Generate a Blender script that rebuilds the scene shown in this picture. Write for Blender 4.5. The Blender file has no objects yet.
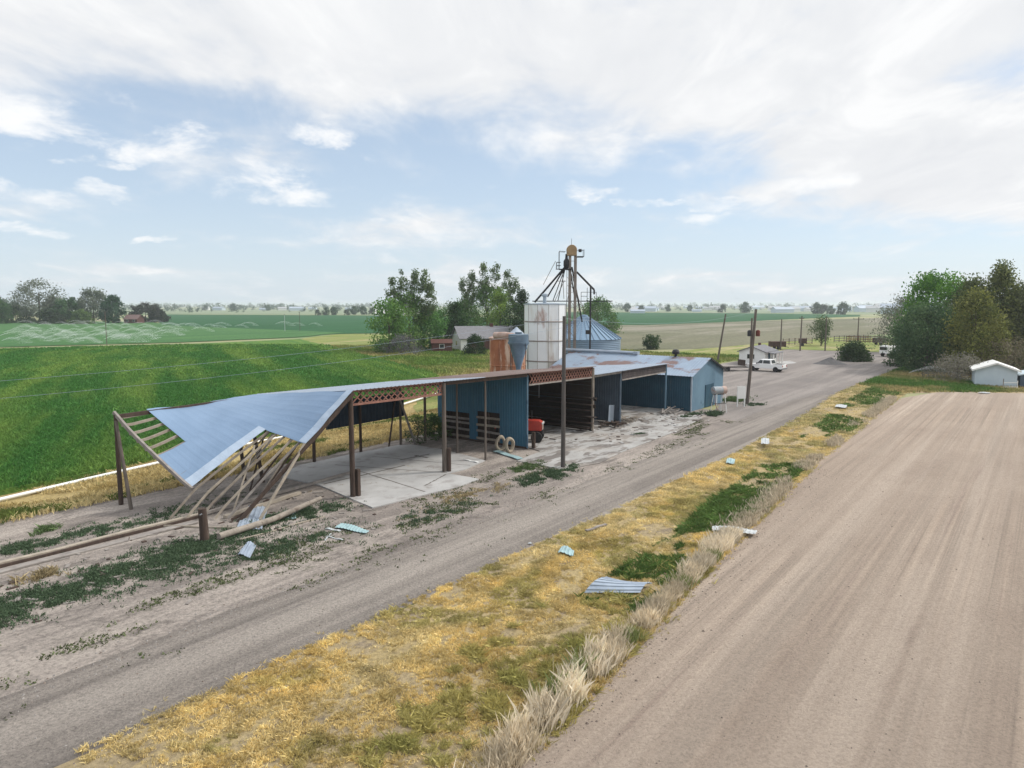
import bpy, bmesh, math, random
import numpy as np
from mathutils import Vector, Matrix, noise as mnoise

S = bpy.context.scene
COL = S.collection
R = math.radians
rnd = random.Random(7)
# ------------------------------------------------------------------ camera
F_PX, CAM_H = 710.0, 10.0
PITCH = math.atan(79 / F_PX)
cam_d = bpy.data.cameras.new('camera'); cam = bpy.data.objects.new('camera', cam_d); COL.objects.link(cam)
cam_d.sensor_width = 36; cam_d.lens = F_PX / 1024 * 36; cam_d.clip_start = .1; cam_d.clip_end = 30000
cam.location = (0, 0, CAM_H); cam.rotation_euler = (math.pi / 2 - PITCH, 0, 0)
S.camera = cam

def at(x, y, z=0.0):
    """measure: point of height z that the photograph shows at pixel x, y"""
    a, b = (x - 512) / F_PX, -(y - 384) / F_PX
    c, s = math.cos(PITCH), math.sin(PITCH)
    d = (a, c + b * s, -s + b * c)
    t = (z - CAM_H) / d[2]
    return Vector((d[0] * t, d[1] * t, z))

SU, CU = .6018, .7986          # the shed's long axis: 37 degrees off the view axis
ROT = math.atan2(CU, SU)
def W(u, v, z=0.0): return Vector((SU * u - CU * v, CU * u + SU * v, z))
def UV(p): return (SU * p[0] + CU * p[1], -CU * p[0] + SU * p[1])

# ------------------------------------------------------------------ materials
class NT:
    def __init__(s, name):
        s.m = bpy.data.materials.new(name); s.m.use_nodes = True
        s.t = s.m.node_tree; s.t.nodes.clear()
        s.out = s.n('ShaderNodeOutputMaterial')
    def n(s, typ, **kw):
        o = s.t.nodes.new(typ)
        for k, v in kw.items():
            if hasattr(o, k): setattr(o, k, v)
            else: o.inputs[k.replace('_', ' ')].default_value = v
        return o
    def l(s, a, b): s.t.links.new(a, b)

def math_node(T, op, a, b=None, c=None, clamp=False):
    m = T.n('ShaderNodeMath', operation=op); m.use_clamp = clamp
    for i, v in enumerate((a, b, c)):
        if v is None: continue
        if isinstance(v, (int, float)): m.inputs[i].default_value = v
        else: T.l(v, m.inputs[i])
    return m.outputs[0]

def mixc(T, fac, a, b, blend='MIX'):
    m = T.n('ShaderNodeMix', data_type='RGBA', blend_type=blend)
    for i, v in ((0, fac), (6, a), (7, b)):
        if isinstance(v, (int, float)): m.inputs[i].default_value = v
        elif isinstance(v, tuple): m.inputs[i].default_value = (*v, 1) if len(v) == 3 else v
        else: T.l(v, m.inputs[i])
    return m.outputs[2]

def coords(T, world=False, vs=(1, 1, 1), rot=0.0):
    src = T.n('ShaderNodeNewGeometry').outputs['Position'] if world else T.n('ShaderNodeTexCoord').outputs['Object']
    if rot:
        r = T.n('ShaderNodeVectorRotate', rotation_type='Z_AXIS'); r.inputs['Angle'].default_value = rot
        T.l(src, r.inputs['Vector']); src = r.outputs[0]
    if vs == (1, 1, 1): return src
    m = T.n('ShaderNodeVectorMath', operation='MULTIPLY'); m.inputs[1].default_value = vs
    T.l(src, m.inputs[0]); return m.outputs[0]

def noise_f(T, scale, world=False, vs=(1, 1, 1), rot=0.0, detail=6, rough=.6, dist=0.0):
    n = T.n('ShaderNodeTexNoise'); n.inputs['Scale'].default_value = scale
    n.inputs['Detail'].default_value = detail; n.inputs['Roughness'].default_value = rough
    n.inputs['Distortion'].default_value = dist
    T.l(coords(T, world, vs, rot), n.inputs['Vector']); return n.outputs[0]

def ramp(T, fac, stops):
    r = T.n('ShaderNodeValToRGB'); e = r.color_ramp.elements
    while len(e) < len(stops): e.new(.5)
    for i, (p, c) in enumerate(stops): e[i].position = p; e[i].color = (*c, 1)
    T.l(fac, r.inputs[0]); return r.outputs[0]

def smooth(T, v, lo, hi):
    m = T.n('ShaderNodeMapRange', interpolation_type='SMOOTHSTEP')
    m.inputs[1].default_value = lo; m.inputs[2].default_value = hi
    T.l(v, m.inputs[0]); return m.outputs[0]

def mat(name, c0, c1=None, scale=2.0, vs=(1, 1, 1), rough=.9, metal=0.0, bump=.0, bscale=None, bvs=None, over=(), world=False, rot=0.0,
        spec=.3, wave=None, bdist=.05):
    """base colour wanders between c0 and c1; over = [(colour, scale, lo, hi, stretch[, strength])]; wave = (axis, period, depth)"""
    T = NT(name); c1 = c1 or tuple(x * .75 for x in c0)
    col = ramp(T, noise_f(T, scale, world, vs, rot), [(.3, c1), (.7, c0)])
    for o in over:
        f = smooth(T, noise_f(T, o[1], world, o[4] if len(o) > 4 else (1, 1, 1), rot, dist=.3), o[2], o[3])
        if len(o) > 5: f = math_node(T, 'MULTIPLY', f, o[5])
        col = mixc(T, f, col, o[0])
    p = T.n('ShaderNodeBsdfPrincipled'); T.l(col, p.inputs['Base Color'])
    p.inputs['Roughness'].default_value = rough; p.inputs['Metallic'].default_value = metal
    p.inputs['Specular IOR Level'].default_value = spec
    h = None
    if bump:
        h = math_node(T, 'MULTIPLY', noise_f(T, bscale or scale * 6, world, bvs or vs, rot, 8, .65), bump)
    if wave:
        ax, per, dep = wave
        sx = T.n('ShaderNodeSeparateXYZ'); T.l(coords(T, world, rot=rot), sx.inputs[0])
        w = math_node(T, 'SINE', math_node(T, 'MULTIPLY', sx.outputs[ax], 2 * math.pi / per))
        w = math_node(T, 'MULTIPLY', w, dep)
        h = w if h is None else math_node(T, 'ADD', h, w)
    if h is not None:
        b = T.n('ShaderNodeBump'); b.inputs['Distance'].default_value = bdist; b.inputs['Strength'].default_value = 1
        T.l(h, b.inputs['Height']); T.l(b.outputs[0], p.inputs['Normal'])
    T.l(p.outputs[0], T.out.inputs[0]); return T.m

def leaf_mat(name, trans=.3, rough=.7):
    T = NT(name); a = T.n('ShaderNodeAttribute'); a.attribute_name = 'col'
    p = T.n('ShaderNodeBsdfPrincipled'); p.inputs['Roughness'].default_value = rough; p.inputs['Specular IOR Level'].default_value = .15
    t = T.n('ShaderNodeBsdfTranslucent'); m = T.n('ShaderNodeMixShader'); m.inputs[0].default_value = trans
    T.l(a.outputs[0], p.inputs['Base Color']); T.l(a.outputs[0], t.inputs[0])
    T.l(p.outputs[0], m.inputs[1]); T.l(t.outputs[0], m.inputs[2]); T.l(m.outputs[0], T.out.inputs[0]); return T.m

M = {}
GR = -ROT
M['galv'] = mat('galvanised', (.36, .42, .49), (.29, .345, .415), .6, rough=.42, metal=.45, bump=.12, bscale=3, over=[((.30, .31, .33), 1.3, .6, .8, (1, .3, 1), .5), ((.20, .10, .06), 2.6, .70, .82, (1, .4, 1), .5)])
M['galv_hang'] = mat('galvanised_sky_tint', (.205, .295, .425), (.175, .26, .38), .7, rough=.5, metal=.3, bump=.1, bscale=3, over=[((.22, .25, .3), 2.0, .66, .8, (1, .3, 1), .35), ((.22, .13, .09), 5, .74, .8, (1, 1, 1), .5)])  # blue of the reflected sky is put into this base colour
M['tank_paint'] = mat('tank_paint', (.34, .38, .41), (.25, .27, .29), 1.5, over=[((.33, .2, .15), 2, .56, .7)])
M['wood_log'] = mat('bleached_log', (.34, .30, .255), (.18, .155, .13), 2.2, vs=(1, 1, 1), bump=.5, bscale=14, over=[((.14, .11, .09), 3, .58, .7)])
M['wood_shade'] = mat('bay_shade_wood', (.040, .028, .022), (.022, .017, .014), 3)  # deep shadow inside the bay is put into this near-black wood
M['brick_pale'] = mat('faded_red_roof', (.20, .13, .12), (.13, .085, .08), 2)
M['sheet_pale'] = mat('dull_white_sheet', (.50, .53, .54), (.36, .38, .39), 3, rough=.6)
M['blue_shade'] = mat('shaded_siding', (.022, .040, .060), (.013, .024, .038), 1.5, rough=.8)  # shade on the back siding is put into this dark colour
M['pole_grey'] = mat('grey_pole_wood', (.115, .105, .10), (.06, .053, .05), 2.5, vs=(3, 3, .3), bump=.3, bscale=9)
M['rust_brown'] = mat('rusty_brown', (.10, .06, .045), (.055, .035, .03), 2)
M['seam'] = mat('seam_grey', (.33, .30, .28), (.22, .19, .17), 2)
M['galv_edge'] = mat('galvanised_edge', (.42, .50, .60), (.33, .41, .52), 1.5, rough=.5, metal=.3, bump=.3, bscale=9)
M['galv_light'] = mat('galvanised_pale', (.40, .46, .53), (.32, .37, .44), 1.5, rough=.45, metal=.3, bump=.3, bscale=9)
M['galv_rust'] = mat('galvanised_rusted', (.27, .34, .43), (.22, .28, .36), .6, rough=.5, metal=.35, bump=.1, bscale=3,
                     over=[((.17, .095, .075), .45, .52, .60, (1, .7, 1), .9), ((.15, .07, .05), 2.5, .6, .72, (1, .35, 1), .7)])
M['brown_roof'] = mat('rusted_roof', (.26, .20, .18), (.18, .13, .115), .8, rough=.75, metal=.1, over=[((.34, .33, .33), .7, .55, .7, (1, .4, 1), .7)])
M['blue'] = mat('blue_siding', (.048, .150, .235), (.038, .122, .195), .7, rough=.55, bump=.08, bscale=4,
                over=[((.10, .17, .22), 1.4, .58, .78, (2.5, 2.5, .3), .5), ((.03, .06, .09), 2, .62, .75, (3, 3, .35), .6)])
M['blue_dark'] = mat('dark_shaded_blue', (.024, .078, .120), (.017, .056, .090), 1.2, rough=.6, over=[((.12, .10, .08), 1.8, .6, .75, (2, 2, .4), .5)])  # wall shade is put into this darker blue; doors share it
M['blue_pale'] = mat('pale_blue_siding', (.125, .215, .29), (.095, .17, .24), .6, rough=.6, over=[((.045, .10, .16), .55, .60, .68, (1, 1, 1), .9), ((.3, .36, .4), 2, .6, .75, (3, 3, .3), .5)])
M['grey_siding'] = mat('grey_blue_siding', (.10, .135, .175), (.065, .09, .12), 1.2, rough=.7)
M['wood'] = mat('weathered_wood', (.30, .265, .22), (.18, .15, .125), 3, vs=(1, 1, 1), bump=.3, bscale=18)
M['wood_pale'] = mat('pale_wood', (.40, .35, .285), (.25, .215, .175), 3, bump=.3, bscale=18)
M['wood_grey'] = mat('grey_wood', (.30, .275, .25), (.17, .15, .14), 3, bump=.3, bscale=16)
M['wood_dark'] = mat('dark_wood', (.085, .058, .045), (.045, .032, .027), 3, vs=(2, 2, .4), bump=.4, bscale=10, over=[((.20, .16, .13), 3, .6, .75, (3, 3, .3), .6)])
M['pole'] = mat('pole_wood', (.16, .135, .115), (.085, .07, .06), 2.5, vs=(3, 3, .3), bump=.3, bscale=9)
M['truss'] = mat('rusty_steel', (.30, .15, .115), (.17, .085, .065), 3, rough=.85)
M['truss_grey'] = mat('grey_truss', (.15, .13, .13), (.08, .07, .07), 3, rough=.85)
M['dark'] = mat('dark_steel', (.03, .03, .032), (.018, .018, .02), 3, rough=.6)
M['concrete'] = mat('concrete', (.44, .435, .428), (.33, .325, .318), .5, world=True, bump=.2, bscale=8, over=[((.20, .18, .165), .8, .50, .70, (1, 1, 1), .65), ((.27, .25, .23), 5, .62, .75, (1, 1, 1), .6)])
M['concrete_old'] = mat('old_concrete', (.40, .395, .385), (.27, .262, .25), .5, world=True, bump=.3, bscale=6, rot=GR, over=[((.13, .115, .105), .55, .50, .57, (.7, 1.6, 1), .9), ((.20, .18, .165), 1.3, .52, .62, (.5, 1.4, 1), .85), ((.30, .27, .24), .25, .5, .62, (1, 1, 1), .5)])
M['crack'] = mat('dirt_in_joint', (.17, .155, .14), (.10, .09, .08), 4, world=True)
M['clod'] = mat('soil_clod', (.22, .18, .15), (.14, .112, .095), 3, world=True)
M['stone'] = mat('loose_stone', (.34, .32, .30), (.2, .185, .175), 3, world=True)
M['white'] = mat('white_paint', (.78, .78, .76), (.70, .70, .68), 1.5, rough=.5, over=[((.45, .42, .38), 2, .65, .8, (2, 2, .4), .4)])
M['bin_white'] = mat('white_bin_paint', (.78, .80, .82), (.70, .72, .74), .5, rough=.5, bump=.1, bscale=2,
                     over=[((.50, .45, .38), .5, .52, .72, (2.5, 2.5, .25), .7), ((.30, .15, .10), .45, .60, .70, (1.2, 1.2, .5), .75), ((.50, .46, .40), .35, .54, .68, (1, 1, .1), .5)])
M['rust'] = mat('rust_orange', (.40, .165, .08), (.24, .085, .045), .8, rough=.85, over=[((.62, .47, .36), .8, .47, .60, (2.4, 2.4, .5), .85), ((.12, .05, .035), 1.2, .6, .72, (3, 3, .4), .6)])
M['rust_pale'] = mat('rust_pale', (.48, .38, .33), (.32, .2, .16), 1.2, rough=.8)
M['bin_steel'] = mat('bin_steel', (.22, .30, .39), (.17, .24, .32), .5, rough=.45, metal=.35, over=[((.22, .27, .33), 1.2, .6, .75, (2, 2, .4), .5)], wave=(2, .22, .25))
M['bin_roof'] = mat('bin_roof_steel', (.18, .27, .37), (.14, .22, .31), .6, rough=.42, metal=.35)
M['cyclone'] = mat('cyclone_steel', (.14, .20, .26), (.08, .12, .165), .9, rough=.55, metal=.3, over=[((.35, .25, .2), 1.5, .64, .75)])
M['leg'] = mat('elevator_leg', (.27, .23, .20), (.16, .13, .11), 1.2, rough=.75)
M['tan'] = mat('tan_paint', (.38, .27, .15), (.24, .16, .09), 1.2, rough=.7)
M['red'] = mat('red_paint', (.55, .055, .03), (.38, .035, .022), 2, rough=.4, spec=.5)
M['rubber'] = mat('rubber', (.022, .022, .022), (.014, .014, .014), 6, rough=.9)
M['glass'] = mat('dark_glass', (.02, .025, .03), (.015, .018, .02), 1, rough=.12, spec=.6)
M['truck'] = mat('truck_white', (.8, .8, .79), (.77, .77, .76), 1, rough=.28, spec=.5)
M['chrome'] = mat('grey_metal', (.35, .35, .36), (.25, .25, .26), 2, rough=.35, metal=.6)
M['red_lens'] = mat('red_lens', (.4, .02, .02), (.3, .015, .015), 2, rough=.25)
M['shingle'] = mat('grey_shingle', (.20, .20, .215), (.14, .14, .15), 3, rough=.9)
M['shingle_pale'] = mat('pale_shingle', (.42, .43, .44), (.33, .34, .35), 3, rough=.85)
M['brick'] = mat('brown_brick', (.11, .045, .035), (.07, .03, .025), 4)
M['shed_pale'] = mat('pale_shed_siding', (.52, .60, .65), (.46, .54, .6), 1, rough=.6, over=[((.4, .44, .46), 2, .62, .8, (3, 3, .3), .5)])
M['teal_sheet'] = mat('teal_sheet', (.33, .47, .49), (.24, .35, .37), 2, rough=.5)
M['sheet_blue'] = mat('bluegrey_sheet', (.36, .42, .50), (.26, .31, .38), 2, rough=.5, metal=.2)
M['tan_roll'] = mat('pale_roll', (.42, .36, .28), (.25, .21, .16), 3, rough=.95, bump=.4, bscale=20)
M['bark'] = mat('bark', (.13, .105, .085), (.07, .055, .045), 4, vs=(2, 2, .5), bump=.4, bscale=12)
M['leaf'] = leaf_mat('leaves'); M['blade'] = leaf_mat('grass_blades', .22, .8)
# ground materials: world space, u axis along the road
M['ground'] = mat('far_ground', (.30, .28, .15), (.19, .22, .10), .004, vs=(1, 2.5, 1), world=True, bump=.3, bscale=1.5,
                  over=[((.10, .18, .07), .0016, .50, .54, (1, 2.2, 1), .75), ((.40, .35, .26), .0024, .54, .58, (1, 2.6, 1), .7)])
def madd_(T, a, k, b): return math_node(T, 'ADD', math_node(T, 'MULTIPLY', a, k), b)
def soil(name, c0, c1, streak, extra=(), sc=.25, sv=(.02, .9, 1), pebble=.25, bscale=9, st2h=.25, fine_lines=0.0, grain=.75, GR=GR):
    T = NT(name)
    big = noise_f(T, sc, True, (1, 1, 1), GR, 7, .65)
    col = ramp(T, big, [(.28, c1), (.72, c0)])
    st = noise_f(T, 1.0, True, sv, GR, 6, .62, .15)
    col = mixc(T, math_node(T, 'MULTIPLY', smooth(T, st, .42, .62), streak[1]), col, streak[0])
    st2 = noise_f(T, 3.1, True, (sv[0] * .7, sv[1], 1), GR, 5, .6, .1)
    col = mixc(T, math_node(T, 'MULTIPLY', smooth(T, st2, .52, .64), streak[1] * .7), col, tuple(x * .66 for x in streak[0]))
    if fine_lines:
        st3 = noise_f(T, 1.0, True, (.005, 2.2, 1), GR, 6, .75, .05)
        col = mixc(T, math_node(T, 'MULTIPLY', madd_(T, smooth(T, noise_f(T, .09, True, (.5, 1, 1), GR, 4), .42, .6), .85, .15), fine_lines), col, ramp(T, st3, [(.36, (.62, .62, .62)), (.5, (1, 1, 1)), (.64, (1.3, 1.28, 1.25))]), 'MULTIPLY')
    for o in extra:
        f = smooth(T, noise_f(T, o[1], True, o[4], GR, 9, .7, .3), o[2], o[3])
        col = mixc(T, math_node(T, 'MULTIPLY', f, o[5]), col, o[0])
    fine = noise_f(T, bscale, True, (1, 1, 1), 0, 10, .75)
    col = mixc(T, grain, col, ramp(T, fine, [(.30, (.30, .30, .30)), (.50, (1, 1, 1)), (.70, (1.5, 1.48, 1.45))]), 'MULTIPLY')
    p = T.n('ShaderNodeBsdfPrincipled'); T.l(col, p.inputs['Base Color']); p.inputs['Roughness'].default_value = .95
    p.inputs['Specular IOR Level'].default_value = .12
    h = math_node(T, 'ADD', math_node(T, 'MULTIPLY', fine, pebble), math_node(T, 'MULTIPLY', st2, st2h))
    b = T.n('ShaderNodeBump'); b.inputs['Distance'].default_value = .16; T.l(h, b.inputs['Height']); T.l(b.outputs[0], p.inputs['Normal'])
    T.l(p.outputs[0], T.out.inputs[0]); return T.m
M['dirt'] = soil('tilled_dirt', (.360, .295, .240), (.285, .228, .185), ((.440, .368, .305), .7),
                 [((.22, .17, .145), .22, .56, .74, (.22, 1.2, 1), .7), ((.26, .2, .17), 1.1, .57, .66, (.03, 1, 1), .6), ((.20, .15, .12), 1.6, .70, .76, (.05, 1.3, 1), .5)], sc=.12, sv=(.010, .42, 1), bscale=14, pebble=.55, st2h=.06, fine_lines=.75, grain=.5)
M['gravel'] = soil('road_gravel', (.225, .200, .179), (.155, .138, .126), ((.34, .305, .272), .8),
                   [((.13, .118, .11), .6, .54, .72, (.10, 1, 1), .6)], sc=.3, sv=(.008, .50, 1), fine_lines=.3, bscale=13, pebble=.5)
M['lot'] = soil('lot_gravel', (.235, .210, .195), (.160, .145, .138), ((.31, .28, .258), .6),
                [((.17, .16, .155), .14, .56, .7, (.6, 1, 1), .5)], sc=.14, sv=(.02, .4, 1), bscale=9, pebble=.4)
M['yard'] = soil('yard_dirt', (.30, .262, .235), (.160, .141, .129), ((.42, .372, .33), .6),
                 [((.125, .11, .10), .7, .50, .64, (.35, 1, 1), .75), ((.075, .085, .045), 1.2, .60, .68, (.6, 1, 1), .6)], sc=.35, sv=(.06, .7, 1), bscale=7, pebble=.5)
M['verge'] = soil('verge_soil', (.38, .30, .17), (.27, .22, .15), ((.44, .34, .15), .5),
                  [((.20, .165, .13), .8, .55, .66, (.5, 1, 1), .7)], sc=.6, sv=(.15, .6, 1), bscale=6, pebble=.6)
M['dry'] = soil('dry_grass_soil', (.40, .31, .14), (.28, .22, .10), ((.44, .34, .17), .5),
                [((.14, .16, .05), .35, .54, .68, (.3, 1, 1), .7)], sc=.3, sv=(.08, .7, 1), bscale=5, pebble=.6)
M['crop'] = soil('crop_green', (.095, .19, .04), (.06, .145, .03), ((.165, .245, .05), .5),
                 [((.16, .22, .03), .09, .56, .7, (.2, 1.5, 1), .5)], sc=.12, sv=(.05, .8, 1), bscale=4.5, pebble=1.4, GR=-R(115.5))
M['meadow'] = soil('meadow_grass', (.22, .25, .075), (.13, .19, .05), ((.32, .28, .12), .5),
                   [((.40, .33, .20), .05, .55, .62, (.4, 1.6, 1), .7)], sc=.06, sv=(.05, .25, 1), bscale=3, pebble=1)
M['field_wet'] = soil('watered_field', (.06, .15, .05), (.042, .115, .04), ((.09, .19, .06), .5), (), sc=.03, sv=(.02, .15, 1), bscale=1, pebble=1)
M['field_dark'] = soil('dark_field', (.022, .095, .034), (.017, .075, .026), ((.03, .11, .04), .5), (), sc=.012, sv=(.01, .06, 1), bscale=.8, pebble=1)
M['field_khaki'] = soil('khaki_field', (.165, .160, .105), (.115, .125, .075), ((.20, .185, .135), .5), [((.27, .245, .20), .016, .52, .6, (.3, 1.5, 1), .7)], sc=.012, sv=(.006, .05, 1), bscale=.8, pebble=1)
M['field_pale'] = soil('pale_field', (.19, .235, .145), (.15, .19, .115), ((.3, .33, .22), .5), (), sc=.01, sv=(.006, .03, 1), bscale=.6, pebble=1)

# ------------------------------------------------------------------ object helpers
def link(o, parent=None):
    COL.objects.link(o)
    if parent: o.parent = parent
    return o
def tag(o, label=None, cat=None, group=None, kind=None):
    for k, v in (('label', label), ('category', cat), ('group', group), ('kind', kind)):
        if v: o[k] = v
    return o
def thing(name, label, cat, loc=(0, 0, 0), rz=0.0, group=None):
    o = bpy.data.objects.new(name, None); o.empty_display_size = .3; COL.objects.link(o)
    o.location = loc; o.rotation_euler = (0, 0, rz)
    return tag(o, label, cat, group)
def dup(root, loc, rz, label=None, scale=None):
    r = root.copy(); COL.objects.link(r); r.location = loc; r.rotation_euler = (0, 0, rz)
    if label: r['label'] = label
    if scale: r.scale = (scale,) * 3
    for ch in list(root.children):
        c = ch.copy(); COL.objects.link(c); c.parent = r
        for g in list(ch.children):
            d = g.copy(); COL.objects.link(d); d.parent = c
    return r

class MB:
    def __init__(s): s.v, s.f, s.mi, s.m = [], [], [], 0
    def add(s, vs, fs):
        b = len(s.v); s.v += [tuple(p) for p in vs]
        for f in fs: s.f.append(tuple(b + i for i in f)); s.mi.append(s.m)
        return s
    def box(s, c, d, rz=0.0, rx=0.0, ry=0.0):
        m = Matrix.Rotation(rz, 3, 'Z') @ Matrix.Rotation(ry, 3, 'Y') @ Matrix.Rotation(rx, 3, 'X'); c = Vector(c)
        vs = [c + m @ Vector((x * d[0] / 2, y * d[1] / 2, z * d[2] / 2)) for z in (-1, 1) for y in (-1, 1) for x in (-1, 1)]
        return s.add(vs, [(0, 2, 3, 1), (4, 5, 7, 6), (0, 1, 5, 4), (2, 6, 7, 3), (0, 4, 6, 2), (1, 3, 7, 5)])
    def bar(s, p0, p1, w, h=None):
        p0, p1 = Vector(p0), Vector(p1); h = h or w; d = (p1 - p0).normalized()
        up = Vector((0, 0, 1)) if abs(d.z) < .95 else Vector((1, 0, 0))
        x = d.cross(up).normalized(); y = x.cross(d).normalized()
        vs = [p + x * a * w / 2 + y * b * h / 2 for p in (p0, p1) for a, b in ((-1, -1), (1, -1), (1, 1), (-1, 1))]
        return s.add(vs, [(0, 3, 2, 1), (4, 5, 6, 7), (0, 1, 5, 4), (1, 2, 6, 5), (2, 3, 7, 6), (3, 0, 4, 7)])
    def tube(s, pts, r, n=8, cap=True):
        pts = [Vector(p) for p in pts]; k = len(pts); rs = r if isinstance(r, (list, tuple)) else [r] * k; b = len(s.v); ref = None
        vs = []
        for i, p in enumerate(pts):
            d = (pts[min(i + 1, k - 1)] - pts[max(i - 1, 0)]).normalized()
            if ref is None: ref = Vector((1, 0, 0)) if abs(d.x) < .9 else Vector((0, 1, 0))
            x = (ref - d * ref.dot(d)).normalized(); y = d.cross(x); ref = x
            vs += [p + (x * math.cos(2 * math.pi * j / n) + y * math.sin(2 * math.pi * j / n)) * rs[i] for j in range(n)]
        fs = [(i * n + j, i * n + (j + 1) % n, (i + 1) * n + (j + 1) % n, (i + 1) * n + j) for i in range(k - 1) for j in range(n)]
        if cap: fs += [tuple(range(n - 1, -1, -1)), tuple((k - 1) * n + j for j in range(n))]
        return s.add(vs, fs)
    def lathe(s, prof, n=24, c=(0, 0, 0), cap=True, ph=0.0):
        k = len(prof); c = Vector(c)
        vs = [c + Vector((r * math.cos(2 * math.pi * j / n + ph), r * math.sin(2 * math.pi * j / n + ph), z)) for r, z in prof for j in range(n)]
        fs = [(i * n + j, i * n + (j + 1) % n, (i + 1) * n + (j + 1) % n, (i + 1) * n + j) for i in range(k - 1) for j in range(n)]
        if cap: fs += [tuple(range(n - 1, -1, -1)), tuple((k - 1) * n + j for j in range(n))]
        return s.add(vs, fs)
    def prism(s, pts, ext):
        pts = [Vector(p) for p in pts]; e = Vector(ext); n = len(pts)
        return s.add(pts + [p + e for p in pts], [tuple(range(n - 1, -1, -1)), tuple(range(n, 2 * n))] + [(i, (i + 1) % n, n + (i + 1) % n, n + i) for i in range(n)])
    def corr(s, fn, s0, s1, t0, t1, pitch, length, nt=1, h=.025):
        """ribbed sheet on the patch fn(s,t): ribs run along t, spaced pitch metres along s (length metres for s 0..1)"""
        k = max(1, int(round(abs(s1 - s0) * length / pitch))); ss = []
        for i in range(k):
            a = s0 + (s1 - s0) * i / k; d = (s1 - s0) / k
            ss += [(a, 0), (a + d * .55, 0), (a + d * .68, 1), (a + d * .88, 1)]
        ss.append((s1, 0)); vs = []; e = 1e-3
        for j in range(nt + 1):
            t = t0 + (t1 - t0) * j / nt
            for a, r in ss:
                p = fn(a, t)
                if r:
                    nn = (fn(a + e, t) - p).cross(fn(a, t + e) - p).normalized()
                    if nn.z < -1e-6: nn = -nn
                    p = p + nn * h
                vs.append(p)
        m = len(ss)
        return s.add(vs, [(j * m + i, j * m + i + 1, (j + 1) * m + i + 1, (j + 1) * m + i) for j in range(nt) for i in range(m - 1)])
    def build(s, name, mats, parent=None, bevel=0, thick=0, smooth=False, loc=None, rz=None):
        me = bpy.data.meshes.new(name); me.from_pydata(s.v, [], s.f)
        mats = mats if isinstance(mats, (list, tuple)) else [mats]
        for m in mats: me.materials.append(M[m])
        me.polygons.foreach_set('material_index', s.mi)
        if smooth: me.polygons.foreach_set('use_smooth', [True] * len(s.f))
        me.update(); bm = bmesh.new(); bm.from_mesh(me); bmesh.ops.recalc_face_normals(bm, faces=bm.faces); bm.to_mesh(me); bm.free()
        if smooth: me.set_sharp_from_angle(angle=R(40))
        o = link(bpy.data.objects.new(name, me), parent)
        if loc is not None: o.location = loc
        if rz is not None: o.rotation_euler = (0, 0, rz)
        if thick:
            md = o.modifiers.new('thickness', 'SOLIDIFY'); md.thickness = thick; md.offset = 0
        if bevel:
            md = o.modifiers.new('bevel', 'BEVEL'); md.width = bevel; md.segments = 2; md.limit_method = 'ANGLE'
        return o
def bil(a, b, c, d):
    """patch: a at (0,0), b at (1,0), c at (1,1), d at (0,1)"""
    a, b, c, d = map(Vector, (a, b, c, d))
    return lambda s, t: a * (1 - s) * (1 - t) + b * s * (1 - t) + c * s * t + d * (1 - s) * t

def np_mesh(name, V, F, cols, matname, parent=None):
    me = bpy.data.meshes.new(name); k = F.shape[1]
    me.vertices.add(len(V)); me.vertices.foreach_set('co', V.astype(np.float32).ravel())
    me.loops.add(F.size); me.loops.foreach_set('vertex_index', F.astype(np.int32).ravel())
    me.polygons.add(len(F)); me.polygons.foreach_set('loop_start', np.arange(0, F.size, k, dtype=np.int32))
    me.update(calc_edges=True)
    a = me.color_attributes.new('col', 'FLOAT_COLOR', 'POINT')
    a.data.foreach_set('color', np.concatenate([cols, np.ones((len(cols), 1))], 1).astype(np.float32).ravel())
    me.materials.append(M[matname])
    return link(bpy.data.objects.new(name, me), parent)

# ------------------------------------------------------------------ setting sheets
def fract(x, seed, amp, base=6.0):
    v = 0; a = amp; f = 1 / base
    for k in range(5):
        v += a * mnoise.noise(Vector((x * f, seed * 7.3, k * 3.1))); a *= .55; f *= 2.1
    return v
def sheet(name, pts, z, m, amp=.25, step=.5, seed=1, label=None, kind='structure', far=False, thick=0):
    """flat sheet with a ragged edge"""
    out = []; n = len(pts); run = 0
    for i in range(n):
        a, b = Vector(pts[i][:2]), Vector(pts[(i + 1) % n][:2]); L = (b - a).length
        k = max(1, min(400, int(L / step))); d = (b - a) / L; nr = Vector((-d.y, d.x))
        for j in range(k):
            p = a + (b - a) * j / k; o = fract(run + L * j / k, seed, amp) if amp else 0
            q = p + nr * o; out.append((q.x, q.y, z))
        run += L
    mb = MB()
    if thick: mb.prism([(p[0], p[1], z - thick) for p in out], (0, 0, thick))
    else: mb.add(out, [tuple(range(len(out)))])
    o = mb.build(name, m)
    return tag(o, label, None, None, kind)

mb = MB(); mb.add([(-9000, -3000, 0), (9000, -3000, 0), (9000, 14000, 0), (-9000, 14000, 0)], [(0, 1, 2, 3)]); tag(mb.build('ground', 'ground'), kind='structure')
G = at
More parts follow.
